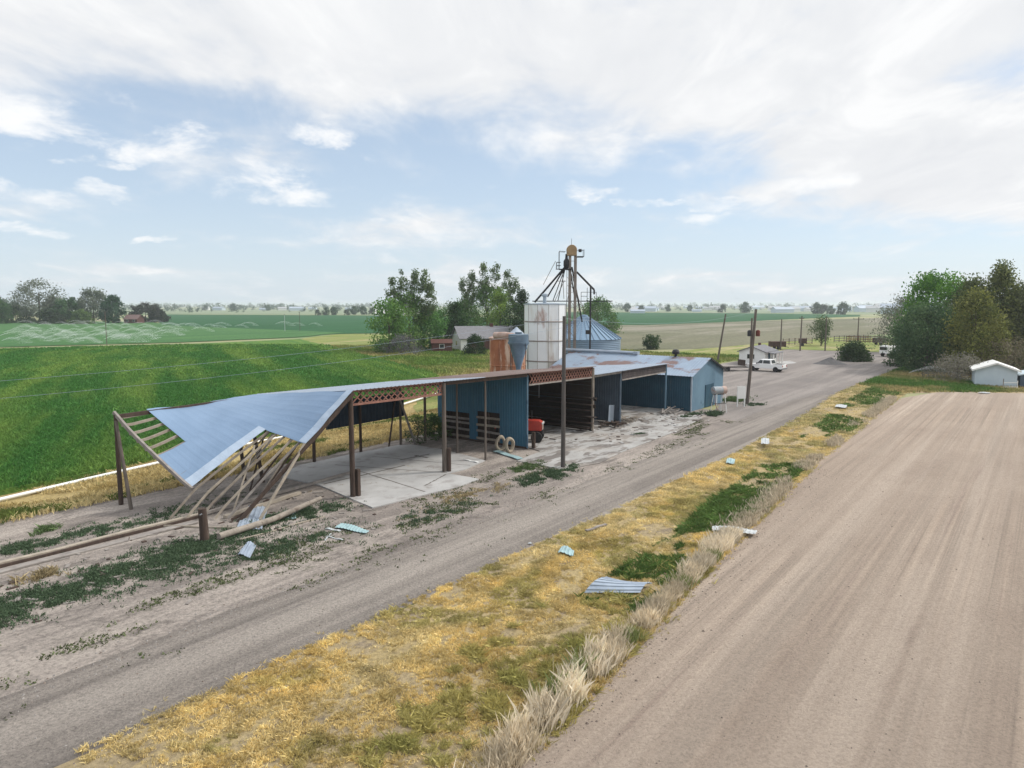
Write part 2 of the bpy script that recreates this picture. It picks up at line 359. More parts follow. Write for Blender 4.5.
# far fields
sheet('far_green_field', [G(158, 333), G(300, 335), G(376, 333.5), G(470, 330), G(560, 321), G(470, 317), G(376, 315.5), G(160, 314.5)], .10, 'field_dark', 1.5, 6, 3)
sheet('pale_field', [G(-40, 314), G(150, 314), G(376, 315), G(520, 314.5), G(520, 309.3), G(376, 309.0), G(170, 309.0), G(-40, 309)], .06, 'field_pale', 3, 15, 4)
sheet('watered_field', [G(-220, 352), G(0, 347.5), G(180, 342.8), G(300, 337.5), G(345, 333), G(300, 331), G(172, 326), G(150, 322), G(-60, 321), G(-220, 322)], .16, 'field_wet', 1.0, 4, 5)
sheet('khaki_field', [G(560, 353), G(610, 351), G(700, 349), G(760, 344), G(840, 337), G(900, 333), G(1000, 330), G(1000, 315.5), G(880, 318), G(720, 322), G(650, 324.5), G(560, 325)], .06, 'field_khaki', 2, 6, 6)
sheet('green_field_strip', [G(560, 325.5), G(650, 325), G(720, 322.5), G(800, 319), G(860, 316.5), G(860, 315), G(740, 313.2), G(600, 312.2), G(560, 312.2)], .10, 'field_dark', 2, 8, 7)
sheet('pale_field_band', [G(600, 311.6), G(900, 314.6), G(1000, 313), G(1000, 310.6), G(860, 310.2), G(600, 309.4)], .06, 'field_pale', 3, 15, 14)
sheet('meadow', [G(300, 338.5), G(345, 333.5), G(400, 335), G(560, 345), G(660, 352), G(760, 357), G(722, 363), W(66, 46), W(62, 47), W(50, 41), W(42, 43), G(430, 377), G(352, 354)], .03, 'meadow', .8, 1.5, 8)
sheet('roadside_grass', [G(785, 349.5), G(885, 352), G(905, 350), G(900, 340), G(830, 336), G(755, 343), G(690, 350), G(640, 355), G(690, 359), G(742, 361), G(760, 353)], .05, 'meadow', .6, 1.5, 9)
CROP = [G(0, 496), G(80, 479), G(160, 460), G(240, 443), G(315, 427), G(400, 403), G(440, 390), G(436, 379), G(425, 373.5), G(352, 353.5), G(300, 340), G(180, 345.5), G(0, 350.5), G(-220, 356), G(-700, 400), W(-40, 44.5), W(0, 44.5)]
sheet('crop_field', CROP, .30, 'crop', .35, .6, 10, thick=.35)
sheet('dry_grass_strip', [W(-40, 37.6), W(0, 37.6), W(24, 37.3), W(40, 37.5), W(50, 38.5), W(62, 43), W(62, 48), W(54, 48), G(436, 380), G(440, 389), G(400, 402), G(315, 426), G(240, 441), G(160, 458), G(0, 494), W(-40, 46)], .012, 'dry', .45, .4, 11)
sheet('yard', [W(-40, 20.5), W(30, 20.2), W(64, 20.5), W(66, 30), W(64, 40), W(50, 39.5), W(36, 38.3), W(20, 38.2), W(0, 38.5), W(-40, 38.5)], .016, 'yard', .35, .4, 12)
sheet('gravel_lot', [W(60, 20.2), W(62, 24.2), W(68, 25.6), W(70.5, 27), W(71, 40), W(84, 46), G(720, 364), G(745, 360), G(786, 349.5), G(884, 352.5), G(898, 356), G(906, 364), G(882, 375), W(85, 18.6), W(70, 17.4), W(60, 16.9)], .020, 'lot', .3, .5, 13)
sheet('gravel_road', [W(-40, 16.6), W(11, 16.5), W(30, 16.2), W(48, 16.3), W(62, 16.9), W(74, 17.6), W(84, 18.6), W(84, 20.5), W(70, 21.2), W(58, 21.2), W(45, 20.4), W(30, 20.3), W(11, 20.9), W(-40, 21.2)], .024, 'gravel', .22, .3, 15)
sheet('grass_verge', [W(-40, 16.7), W(11, 16.6), W(30, 16.3), W(48, 16.4), W(62, 17.0), W(74, 17.7), W(85, 18.7), G(884, 375), G(905, 366), G(935, 371), G(1100, 374), G(1300, 392), G(1120, 396), G(975, 393), G(935, 393), W(91, 12.4), W(48, 11.0), W(24, 9.3), W(11.6, 8.3), W(-40, 6)], .028, 'verge', .22, .3, 16)
sheet('dirt_field', [W(-40, 5.6), W(11.6, 8.5), W(24, 9.5), W(48, 11.2), W(85, 12.3), G(915, 396), G(940, 392), G(1024, 393.5), G(1160, 397), W(60, -60), W(-60, -60)], .032, 'dirt', .22, .3, 17)

# concrete slabs
sheet('concrete_slab', [G(372, 509), G(344, 497), G(318, 486), G(278, 477), G(300, 466), G(352, 455), G(398, 446), G(412, 445.5), G(440, 450), G(462, 455), G(485, 461.5), G(466, 470), G(447, 474.5), G(478, 480), G(458, 488), G(420, 497)], .075, 'concrete', .07, .25, 21, thick=.09)
sheet('bay_slab', [G(517, 462), G(563, 470.5), G(600, 464), G(622, 453), G(652, 441), G(676, 432), G(702, 419), G(688, 412), W(62.8, 28.5), W(62.8, 36.5), W(39.8, 36.5), W(39.8, 28.6), G(540, 452)], .065, 'concrete_old', .10, .25, 22, thick=.08)

slab_ = bpy.data.objects['concrete_slab']
def joint(p, q, w=.07):
    m = MB(); a, b = Vector((p[0], p[1], .0775)), Vector((q[0], q[1], .0775)); d = (b - a); k = 14; nr = Vector((-d.y, d.x, 0)).normalized()
    pts = [a + d * i / k + nr * .05 * mnoise.noise(Vector((i * .9, p[0], 1))) for i in range(k + 1)]; ws = [w * (.5 + .9 * abs(mnoise.noise(Vector((i * .8, p[1], 5))))) for i in range(k + 1)]
    m.add([x + nr * y for x, y in zip(pts, ws)] + [x - nr * y for x, y in zip(pts, ws)], [(i, i + 1, k + 2 + i, k + 1 + i) for i in range(k)]); m.build('slab_joint', 'crack', slab_)
joint(G(335, 466), G(447, 474)); joint(G(323, 485.5), G(405, 466.5), .11); joint(G(352, 470), G(445, 501) if 0 else G(425, 493)); joint(G(372, 457.5), G(470, 466.5)); joint(G(425, 487), G(446, 475.5)); joint(G(400, 461), G(430, 455), .12); joint(G(415, 456.5), G(428, 459), .16)
# ------------------------------------------------------------------ the sheds
def lattice(mb, p0, p1, depth, pitch, chord=.07, d=.04, mbot=None):
    """parallel chord lattice truss, top chord from p0 to p1"""
    p0, p1 = Vector(p0), Vector(p1); dn = Vector((0, 0, -depth)); L = (p1 - p0).length; k = max(2, int(L / pitch))
    mb.bar(p0, p1, chord, chord)
    if mbot is not None: mb.m = mbot
    mb.bar(p0 + dn, p1 + dn, chord, chord * 1.4); mb.m = 0
    for off in (0, .5):
        for i in range(k):
            a = p0.lerp(p1, (i + off) / k); b = p0.lerp(p1, min(1, (i + 1 + off) / k))
            mb.bar(a, b + dn, d); mb.bar(a + dn, b, d)
def zf(u): return 5.66 - .019 * (u - 23.9)      # front roof height (the long roof sags towards the far end)
def zb(u): return 4.78 - .016 * (u - 23.9)      # back
U0, V0 = 23.9, 28.4
shed = thing('open_shed', 'long open pole shed with a metal roof whose near end has collapsed to the ground', 'shed', W(U0, V0), ROT)
def L(u, v, z): return Vector((u - U0, v - V0, z))
# intact roof A..blue wall
m = MB(); m.corr(bil(L(34.6, 36.95, zb(34.6)), L(39.42, 36.95, zb(39.42)), L(39.42, 28.15, zf(39.42)), L(34.6, 28.15, zf(34.6))), 0, 1, 0, 1, .3, 5.6, 4); m.build('roof', 'brown_roof', shed, thick=.012)
m = MB(); m.corr(bil(L(23.9, 36.95, zb(23.9)), L(34.6, 36.95, zb(34.6)), L(34.6, 28.15, zf(34.6)), L(23.9, 28.15, zf(23.9))), 0, 1, 0, 1, .3, 10.7, 4)
roof = m.build('roof', 'galv_light', shed, thick=.012)
# sagging twisted end
def hyp(s, t):
    p = bil(L(23.9, 36.95, 4.80), L(16.0, 36.8, 4.68), L(17.8, 29.4, .0), L(23.9, 28.15, 5.66))(s, t)
    buck = .10 * mnoise.noise(Vector((s * 3.1, t * 2.3, 4.2))) + .045 * mnoise.noise(Vector((s * 8.5, t * 6.0, 9.7)))
    return p - Vector((0, 0, .30 * math.sin(math.pi * t) * s * s + .10 * math.sin(math.pi * s) * (1 - t) + buck))
m = MB()
m.corr(hyp, 0, .80, 0, .36, .45, 8, 10, .004); m.corr(hyp, 0, 1.0, .36, .64, .45, 8, 8, .004); m.corr(hyp, 0, .43, .64, .99, .45, 8, 8, .004)
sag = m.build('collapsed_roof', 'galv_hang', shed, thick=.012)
sag['label'] = 'blue-grey roof sheets sagging and twisted down to the ground'
fn = lambda s, t: hyp(s, t) + Vector((0, 0, .04))
m = MB(); m.corr(fn, .43, 1.0, .585, .648, .5, 8, 1, .004); m.build('edge_flashing', 'galv_edge', shed, thick=.012)
m = MB(); m.corr(fn, 0, .43, .94, 1.0, .5, 8, 1, .004); m.build('edge_flashing', 'galv_edge', shed, thick=.012)
def curve_bar(mb, pts, w, h):
    for a, b in zip(pts, pts[1:]): mb.bar(a, b, w, h)
for t in (.015, .075, .14, .205, .275, .345):
    m = MB(); curve_bar(m, [hyp(.74 + .27 * i / 4, t) - Vector((0, 0, .13)) for i in range(5)], .08, .13); m.build('purlin', 'wood_pale', shed)
for t in (.44, .53): 
    m = MB(); curve_bar(m, [hyp(i / 8, t) - Vector((0, 0, .12)) for i in range(9)], .10, .16); m.build('purlin', 'wood', shed)
for i, t in enumerate((.66, .73, .80, .87, .935)):
    m = MB(); e = .985 - .03 * (i % 2); pts = [hyp(.30 + (e - .30) * k / 5, t) - Vector((0, 0, .10)) for k in range(6)]
    pts = [Vector((p.x, p.y, max(p.z, .12))) for p in pts]; 
    q = pts[-1]; pts.append(q + (q - pts[-2]).normalized() * max(0.05, (q.z - .12) * 1.25)); pts[-1].z = .12
    curve_bar(m, pts, .055, .105); m.build('purlin', ('wood', 'wood_pale', 'wood', 'wood_pale', 'wood_grey')[i], shed)
m = MB(); curve_bar(m, [hyp(1.005, t) + Vector((0, 0, .02)) for t in [i / 10 * .66 for i in range(11)]], .13, .16); m.build('end_rafter', 'wood_grey', shed)
m = MB(); pts = [hyp(s, 1.0) - Vector((0, 0, .12)) for s in [i / 8 for i in range(9)]]; curve_bar(m, pts, .10, .18); m.build('fallen_beam', 'wood_dark', shed)
m = MB(); pts = [hyp(s, .965) - Vector((0, 0, .45)) for s in [.1 + i / 8 * .9 for i in range(9)]]; curve_bar(m, [Vector((p.x, p.y, max(.1, p.z))) for p in pts], .08, .12); m.build('fallen_beam', 'wood_dark', shed)
def gl(x, y, z=.06): p = UV(G(x, y)); return Vector((p[0] - U0, p[1] - V0, z))
for (s_, t_), g_, w_, mt_2 in (((.40, .66), gl(205, 500), .05, 'wood'), ((.47, .74), gl(214, 506), .06, 'wood_grey'), ((.36, .84), gl(236, 512), .05, 'wood_dark'), ((.42, .70), gl(222, 496), .045, 'wood_grey'), ((.55, .68), gl(232, 517), .05, 'wood_pale'), ((.30, .90), gl(252, 509), .05, 'wood_dark'), ((.50, .92), gl(246, 520), .045, 'wood'), ((.38, .60), gl(250, 492), .05, 'wood_dark')):
    m = MB(); m.bar(hyp(s_, t_) - Vector((0, 0, .14)), g_, w_, w_ * 1.6); m.build('broken_rafter', mt_2, shed)
# fallen brace, pale
a = hyp(.43, .99); m = MB(); m.bar(a, W(0, 0) + Vector((UV(G(259, 522))[0] - U0, UV(G(259, 522))[1] - V0, .05)), .09, .12); m.build('fallen_brace', 'wood_pale', shed)
# trusses, beams
m = MB(); lattice(m, L(23.9, 28.4, zf(23.9) - .07), L(30.9, 28.4, zf(30.9) - .07), .70, .78, .08, .05); m.build('truss', 'truss', shed)
m = MB(); m.bar(L(30.95, 28.4, zf(30.9) - .15), L(39.4, 28.4, zf(39.4) - .15), .1, .22); m.build('beam', 'wood_dark', shed)
m = MB(); m.bar(L(16, 36.7, zb(16) - .42), L(24, 36.7, zb(24) - .14), .1, .2); m.bar(L(24, 36.7, zb(24) - .14), L(39.4, 36.7, zb(39.4) - .14), .1, .2); m.build('beam', 'wood_dark', shed)
for u in (27.4, 30.9, 34.4, 37.7):
    m = MB(); m.bar(L(u, 28.5, zf(u) - .16), L(u, 36.8, zb(u) - .16), .09, .22); m.build('rafter', 'wood_dark', shed)
# back siding hanging high on the back row of posts
m = MB(); m.corr(lambda s, t: L(29.0 + 7.0 * s, 36.95, 1.95 + .05 * s + (1.85 - .1 * s) * t), 0, 1, 0, 1, .3, 7, 1, .025); m.build('back_siding', 'blue_shade', shed, thick=.01)
# posts
def post(u, v, z, r=.15, mt='wood_dark', du=0, dv=0, name='post'):
    r *= .78
    m = MB(); m.tube([L(u, v, -.1), L(u + du * .5, v + dv * .5, z / 2), L(u + du, v + dv, z)], [r * 1.08, r, r * .9], 10); return m.build(name, mt, shed, smooth=True)
post(23.9, 28.4, zf(23.9) - .1, .17); m = MB(); m.box(L(24.15, 28.28, .7), (.18, .22, 1.6)); m.build('post_brace', 'wood_dark', shed)
post(30.9, 28.35, zf(30.9) - .1, .17, 'pole'); m = MB(); m.tube([L(31.12, 28.2, 0), L(31.12, 28.2, 1.5)], .14, 8); m.build('post_brace', 'wood_dark', shed, smooth=True)
for u, v, z, r, mt, du, dv in ((35.1, 28.6, zf(35) - .2, .09, 'pole', 0, 0), (35.4, 31.3, 5.1, .09, 'pole', 0, 0), (16.0, 36.7, 4.6, .14, 'wood_dark', 0, 0), (15.9, 35.4, 4.3, .11, 'pole', .05, 1.2),
        (22.6, 36.2, 3.6, .13, 'wood_dark', -.3, 0), (23.0, 35.0, 3.7, .13, 'wood_dark', -.5, .2), (27.9, 36.8, zb(28) - .2, .13, 'wood_dark', 0, 0), (31.75, 36.8, zb(31) - .2, .12, 'wood_dark', 0, 0),
        (35.3, 36.6, zb(35) - .2, .11, 'pole', 0, 0), (36.2, 36.0, zb(36) - .2, .10, 'wood_grey', -1.4, .6), (34.3, 36.8, zb(35) - .4, .08, 'wood_dark', .9, 0), (37.4, 36.2, zb(37) - .2, .13, 'pole', 0, 0)):
    post(u, v, z, r, mt, du, dv)

# machine shed with blue walls
ms = thing('machine_shed', 'tall machine shed with blue metal end wall and open bay holding a red tractor', 'shed', W(U0, V0), ROT)
m = MB(); m.corr(bil(L(39.42, 36.95, zb(39.42) + .0), L(48.25, 36.95, zb(48)), L(48.25, 28.1, zf(48)), L(39.42, 28.1, zf(39.42))), 0, 1, 0, 1, .3, 8.8, 4); m.build('roof', 'brown_roof', ms, thick=.014)
# end wall at u=40.2 with two openings
UW = 39.53
def wallpiece(mb, v0, v1, z0, z1a, z1b):
    mb.corr(lambda s, t: L(UW, v0 + (v1 - v0) * s, z0 + (z1a + (z1b - z1a) * s - z0) * t), 0, 1, 0, 1, .23, abs(v1 - v0), 1, .022)
zt = lambda v: zf(40.2) - .12 + (zb(40.2) - zf(40.2)) * (v - 28.4) / 8.5
m = MB()
for a, b, z0, z1 in ((28.45, 30.9, .1, None), (30.9, 32.95, 2.3, None), (32.95, 33.75, .12, None), (33.75, 36.2, 2.05, None), (36.2, 36.9, .12, None)):
    wallpiece(m, a, b, z0, zt(a), zt(b))
m.build('end_wall', 'blue', ms, thick=.01)
m = MB(); m.box(L(UW - .06, 28.42, 2.65), (.08, .10, 5.1)); m.build('corner_trim', 'blue_pale', ms)
m = MB(); m.box(L(UW, 32.6, .06), (.14, 8.3, .2)); m.build('sill_board', 'wood_dark', ms)
for a, b, zs in ((30.9, 32.95, (.35, .85, 1.35, 1.9)), (33.75, 36.2, (.35, .85, 1.3, 1.62))):
    for z in zs:
        m = MB(); m.bar(L(UW - .05, a - .05, z + rnd.uniform(-.04, .04)), L(UW - .05, b + .05, z + rnd.uniform(-.05, .05)), .05, .16); m.build('board', rnd.choice(['wood_grey', 'wood', 'wood_pale']), ms)
    m = MB(); m.bar(L(UW + .02, (a + b) / 2, .1), L(UW + .02, (a + b) / 2, 2.2), .1, .12); m.build('stud', 'wood_dark', ms)
    m = MB(); m.box(L(UW + .55, (a + b) / 2, 1.1), (.04, b - a + .8, 2.4)); m.build('shade_panel', 'wood_dark', ms)  # dark sheet added behind the opening to stand for its shade
m = MB(); m.bar(L(UW + .3, 34.9, .1), L(UW + .3, 34.9, 2.75), .12); m.build('stud', 'wood_dark', ms)
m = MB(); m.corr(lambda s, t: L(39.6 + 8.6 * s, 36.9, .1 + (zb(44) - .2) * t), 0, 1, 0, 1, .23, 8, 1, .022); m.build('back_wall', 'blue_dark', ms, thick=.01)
# divider of planks at u=48.2 with shelf boards
for i in range(18):
    m = MB(); z = .25 + i * .30
    if z < 5.3: m.bar(L(48.15 + rnd.uniform(-.02, .02), 28.45 - (.9 if i in (4, 6, 8) else 0) * rnd.random(), z), L(48.15, 36.7, min(z, 4.25) if z > 4.25 else z + rnd.uniform(-.05, .05)), .05, .285); m.build('plank', 'wood_shade', ms)
for i, (z, w) in enumerate(((.35, 1.1), (.75, .9), (1.25, 1.2), (1.75, .9), (2.2, 1.1), (2.75, .8))):
    m = MB(); m.bar(L(47.8, 28.4 - .3 * (i % 3), z), L(47.8, 33, z), w * .45, .045); m.build('shelf_board', ('wood_dark', 'wood_dark', 'wood_shade')[i % 3], ms)
for u, mt in ((48.2, 'wood'),):
    m = MB(); m.tube([L(u, 28.35, -.1), L(u, 28.35, zf(u) - .1)], .12, 8); m.build('post', mt, ms, smooth=True)
m = MB(); m.box(L(39.85, 28.15, .6), (.12, .25, 1.2)); m.build('post_brace', 'wood_dark', ms)
m = MB(); lattice(m, L(39.6, 28.38, zf(39.6) - .07), L(48.2, 28.38, zf(48) - .07), .78, .7, .08, .05, 1); m.build('truss', ['truss', 'wood_grey'], ms)
for u in (43, 45.6):
    m = MB(); m.bar(L(u, 28.5, zf(u) - .2), L(u, 36.8, zb(u) - .2), .1, .25); m.build('rafter', 'wood_dark', ms)
m = MB(); m.tube([L(44.6, 31, 4.8), L(44.6, 31, 2.9)], .02, 6); m.build('hanging_rod', 'chrome', ms)

# lower shed
ls = thing('low_shed', 'lower open front shed bays with pale metal roof and grey blue partition', 'shed', W(U0, V0), ROT)
m = MB(); m.corr(bil(L(48.3, 36.95, 3.82), L(62.3, 36.95, 3.86), L(61.6, 28.05, 4.56), L(48.3, 28.05, 4.56)), 0, 1, 0, 1, .3, 14, 3); m.build('roof', 'galv_light', ls, thick=.014)
m = MB(); m.box(L(50.5, 28.3, 4.43), (4.4, .1, .18)); m.build('beam', 'wood_grey', ls)
m = MB(); lattice(m, L(52.9, 28.3, 4.47), L(61.5, 28.3, 4.5), .72, .45, .08, .045, 1)
m.build('truss', ['truss_grey', 'wood_grey'], ls)
m = MB(); m.box(L(57.2, 28.42, 4.12), (8.4, .02, .6)); m.build('fascia_panel', 'truss_grey', ls)
m = MB(); m.corr(lambda s, t: L(52.95, 28.5 + 6.5 * s, .12 + (4.3 - .45 * s) * t), 0, 1, 0, 1, .23, 6.5, 1, .022); m.build('partition', 'grey_siding', ls, thick=.01)
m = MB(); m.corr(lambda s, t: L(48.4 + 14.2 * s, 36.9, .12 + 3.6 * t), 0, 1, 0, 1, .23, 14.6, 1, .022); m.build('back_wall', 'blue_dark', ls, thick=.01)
for u, v, z, mt in ((52.8, 28.4, 4.4, 'grey_siding'), (61.5, 28.3, 4.45, 'blue_pale'), (57.3, 34.2, 3.9, 'wood'), (58.9, 33.0, 4.0, 'wood_dark')):
    m = MB(); m.tube([L(u, v, -.1), L(u, v, z)], .10, 8); m.build('post', mt, ls, smooth=True)
m = MB(); m.box(L(52.2, 28.9, .85), (.9, .05, 1.6), ry=.1); m.build('leaning_sheet', 'galv', ls)

# gabled building at the end
gb = thing('gabled_building', 'blue metal building with rust patched gabled roof and pale blue front', 'building', W(U0, V0), ROT)
g0, g1, gv0, gv1, ze, zr = 62.9, 71.0, 26.4, 42.0, 3.46, 4.85; gm = (g0 + g1) / 2
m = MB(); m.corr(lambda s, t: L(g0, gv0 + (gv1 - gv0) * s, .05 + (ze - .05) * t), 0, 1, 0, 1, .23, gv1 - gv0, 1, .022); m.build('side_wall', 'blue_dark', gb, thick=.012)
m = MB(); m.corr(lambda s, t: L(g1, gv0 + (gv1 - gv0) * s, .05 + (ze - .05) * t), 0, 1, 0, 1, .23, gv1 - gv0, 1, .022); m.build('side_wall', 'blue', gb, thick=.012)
for v in (gv0, gv1):
    m = MB(); m.prism([L(g0, v, .02), L(g1, v, .02), L(g1, v, ze), L(gm, v, zr - .03), L(g0, v, ze)], (0, .05 if v > 30 else -.05, 0))
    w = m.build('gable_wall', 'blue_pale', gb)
for k in range(12):
    pass
m = MB(); f0 = bil(L(g0 - .3, gv0 - .3, ze - .1), L(g0 - .3, gv1 + .3, ze - .1), L(gm, gv1 + .3, zr), L(gm, gv0 - .3, zr)); m.corr(f0, 0, 1, 0, 1, .3, 16, 2, .022)
m.build('roof', 'galv_rust', gb, thick=.014)
m = MB(); f1 = bil(L(g1 + .3, gv0 - .3, ze - .1), L(g1 + .3, gv1 + .3, ze - .1), L(gm, gv1 + .3, zr), L(gm, gv0 - .3, zr)); m.corr(f1, 0, 1, 0, 1, .3, 16, 2, .022)
m.build('roof', 'galv', gb, thick=.014)
m = MB()
m.bar(L(g1 + .33, gv0 - .33, ze - .17), L(gm, gv0 - .33, zr - .05), .06, .2); m.build('barge_board', 'dark', gb)
m = MB(); m.bar(L(g0 - .02, gv0 - .07, 0), L(g0 - .02, gv0 - .07, ze), .12); m.build('corner_trim', 'galv_light', gb)
m = MB(); m.box(L(67.3, gv0 - .09, 1.15), (2.1, .06, 2.2)); m.build('door', 'blue_dark', gb)
m = MB(); c = L(gm, 29.8, zr); m.lathe([(.14, -.1), (.14, .22), (.34, .25), (.4, .45), (.3, .65), (.1, .72)], 14, c); m.build('roof_vent', 'dark', gb, smooth=True)
# pale auger tube lying along the ridge
m = MB(); m.tube([W(gm + .05, 34.5, zr + .18), W(gm + .05, 43.2, zr + .22)], .16, 10); m.box(W(gm + .05, 34.2, zr + .17), (.5, .5, .3), ROT)
tag(m.build('auger_tube', 'galv_light', smooth=True), 'long pale auger tube lying along the ridge of the blue gabled building', 'auger')

# ------------------------------------------------------------------ grain elevator
def bin_px(x, Y): return Vector(((x - 512) / F_PX * Y, Y, 0))
pb = bin_px(545, 79.0)
wb = thing('white_bin', 'tall white riveted grain bin with rust stains behind the sheds', 'grain bin', pb)
m = MB(); r = 2.32; m.lathe([(r, 0), (r, 10.1)], 12, ph=.12); m.build('bin_wall', 'bin_white', wb)
m = MB()
for z in (1.2, 3.9, 6.1, 8.2): m.lathe([(r + .02, z - .07), (r + .07, z - .04), (r + .07, z + .04), (r + .02, z + .07)], 12, ph=.12, cap=False)
for j in range(12):
    a = 2 * math.pi * j / 12 + .12; p = Vector((math.cos(a), math.sin(a), 0)) * (r + .01); m.bar(p, p + Vector((0, 0, 10.05)), .04, .04)
m.build('seam_band', 'seam', wb)
m = MB(); m.lathe([(r + .06, 10.05), (r + .06, 10.14), (.4, 10.26), (.3, 10.27)], 12, ph=.12); m.build('bin_roof', 'galv', wb)
m = MB(); m.lathe([(.19, 10.15), (.19, 10.9), (.34, 10.95), (.34, 11.15), (.16, 11.25)], 12, (-.1, -.9, 0)); m.build('vent_pipe', 'galv', wb, smooth=True)

rb = bin_px(508, 68)
t = thing('rusty_bin', 'rust orange round bin with ragged pale top behind the blue machine shed', 'grain bin', rb)
m = MB(); m.lathe([(1.75, 0), (1.75, 6.85)], 28); m.build('bin_wall', 'rust', t, smooth=True)
m = MB(); m.lathe([(1.85, 6.8), (1.85, 6.92), (.5, 7.35), (.3, 7.36)], 28); m.build('bin_roof', 'rust_pale', t)
for z in (2, 4.3):
    m = MB(); m.lathe([(1.76, z - .05), (1.8, z), (1.76, z + .05)], 28, cap=False); m.build('band', 'rust', t, smooth=True)

cy = thing('dust_cyclone', 'grey steel dust cyclone tapering to a point above the brown shed roof', 'cyclone', bin_px(518.5, 62))
m = MB(); m.lathe([(.22, 4.3), (.24, 4.6), (.86, 6.7), (.86, 6.75)], 24); m.build('cone', 'cyclone', cy, smooth=True)
m = MB(); m.lathe([(.93, 6.62), (.95, 6.8), (.88, 6.82), (.88, 7.45), (.6, 7.5), (.3, 7.52), (.3, 7.65)], 24); m.build('drum', 'cyclone', cy, smooth=True)
m = MB(); m.tube([(-.5, .5, 7.25), (-1.2, .9, 7.35), (-2.1, 1.6, 7.3)], .3, 12); m.build('inlet_pipe', 'rust_pale', cy, smooth=True)
m = MB()
for a in (.6, 2.2, 3.9, 5.4): m.bar((.9 * math.cos(a), .9 * math.sin(a), 6.8), (1.0 * math.cos(a), 1.0 * math.sin(a), 4.2), .06)
m.build('support_leg', 'dark', cy)

sb = thing('small_bin', 'small steel bin with pale conical cap between rusty bin and white bin', 'grain bin', bin_px(516.5, 76))
m = MB(); m.lathe([(.62, 0), (.62, 6.95)], 20); m.build('bin_wall', 'galv', sb, smooth=True)
m = MB(); m.lathe([(.82, 6.9), (.82, 6.98), (.12, 7.6), (.08, 7.68)], 20); m.build('bin_roof', 'galv_light', sb)

cb = thing('steel_bin', 'broad corrugated steel grain bin with ribbed conical roof beside the elevator', 'grain bin', bin_px(583.5, 90))
m = MB(); rr = 4.65; m.lathe([(rr, 0), (rr, 5.85)], 48); m.build('bin_wall', 'bin_steel', cb, smooth=True)
m = MB(); m.lathe([(rr + .12, 5.8), (.55, 8.5), (.5, 8.72), (.1, 8.8)], 48, cap=False); m.build('bin_roof', 'bin_roof', cb)
m = MB()
for j in range(36):
    a = 2 * math.pi * j / 36; d = Vector((math.cos(a), math.sin(a), 0)); m.bar(d * (rr + .13) + Vector((0, 0, 5.84)), d * .6 + Vector((0, 0, 8.52)), .07, .09)
m.build('roof_rib', 'bin_steel', cb)
m = MB(); m.box((rr + .55, -.2, 3.9), (.8, .3, .5)); m.tube([(rr, -.2, 3.9), (rr + .5, -.2, 3.9)], .05, 6); m.build('inspection_hatch', 'dark', cb)

el = thing('bucket_elevator', 'tall rusty twin leg bucket elevator with tan head and spouts above the bins', 'grain elevator', bin_px(571.5, 80))
kx = 80 / F_PX
def E(x, y, dy=0.0): return Vector(((x - 571.5) * kx + 0.0, dy, 10 + (305 - y) * kx))
for x, w in ((569.2, .34), (574.6, .34)):
    m = MB(); b = E(x, 256); m.bar((b.x, 0, .1), b, w, .3); m.build('leg_casing', 'leg', el)
m = MB()
for k in range(13):
    y0_, y1_ = 262 + k * 7.6, 262 + (k + 1) * 7.6; m.bar(E(569.2, y0_, -.2), E(574.6, y1_ if k % 2 else y0_, -.2), .05); m.bar(E(566.4, y0_, .2), E(569.2, y0_ + 3, .2), .035)
m.bar(E(566.4, 262, .2), E(566.4, 358, .2), .05); m.build('ladder_bracing', 'leg', el)
m = MB(); m.box(E(570.8, 254), (1.10, .8, .62)); m.tube([E(570.8, 251.2, -.43), E(570.8, 251.2, .43)], .57, 20); m.build('head', 'tan', el, bevel=.05)
m = MB(); m.tube([E(570.6, 246), E(570.6, 240)], .02, 6); m.build('lightning_rod', 'dark', el)
m = MB(); h = E(565.8, 264); m.lathe([(.12, -.75), (.34, -.3), (.34, .25), (.16, .5), (.13, 1.0)], 12, h); m.build('distributor', 'dark', el, smooth=True)
def spout(p, q, r=.11): 
    m = MB(); m.tube([p, q], r, 8); m.build('spout', 'dark', el, smooth=True)
hb = E(565, 267)
spout(hb, E(534.5, 302.3)); spout(hb, E(547, 297, -.6), .08); spout(hb, E(553, 301, .8), .05); spout(hb, E(557, 301, -1), .05)
spout(E(569, 268), E(575.5, 302, .6), .07); spout(E(571, 268, -.3), E(584, 322, 2.5), .09)
spout(E(576, 272.5), E(593.5, 290)); spout(E(593.5, 290), E(593.5, 294.5), .1)
for p, q in ((E(555, 262), E(543, 285)), (E(564, 281), E(554, 302)), (E(562, 272), E(563.5, 299)), (E(555.5, 281.5), E(565.5, 281.5)), (E(567, 300), E(571, 283)), (E(570, 272), E(579, 301.5)), (E(580.5, 302), E(585, 314)), (E(580, 302), E(577, 316))):
    m = MB(); m.bar(p, q, .06); m.build('brace', 'leg', el)
for side, fl in ((0, (565, 270.2, 1.4, 1.2)), (1, (579, 258, .75, 1.1))):
    m = MB()
    for a, b in ((((558.5, 252.5), (558.5, 263)), ((558.5, 252.5), (564.5, 253)), ((556, 263.2), (560, 263.2)), ((556, 263.2), (556, 269.6)), ((558.5, 263), (558.5, 269.8)), ((555.5, 269.8), (571, 269.8)), ((556, 266.4), (560, 266.4))),
                 (((576.5, 251.5), (582.6, 251.5)), ((582.6, 251), (582.6, 257.6)), ((576, 257.6), (582.6, 257.6))))[side]:
        for dy in (-.55, .55): m.bar(E(*a, dy), E(*b, dy), .045)
    m.box(E(fl[0], fl[1]), (fl[2], fl[3], .06)); m.build('head_platform', 'dark', el)
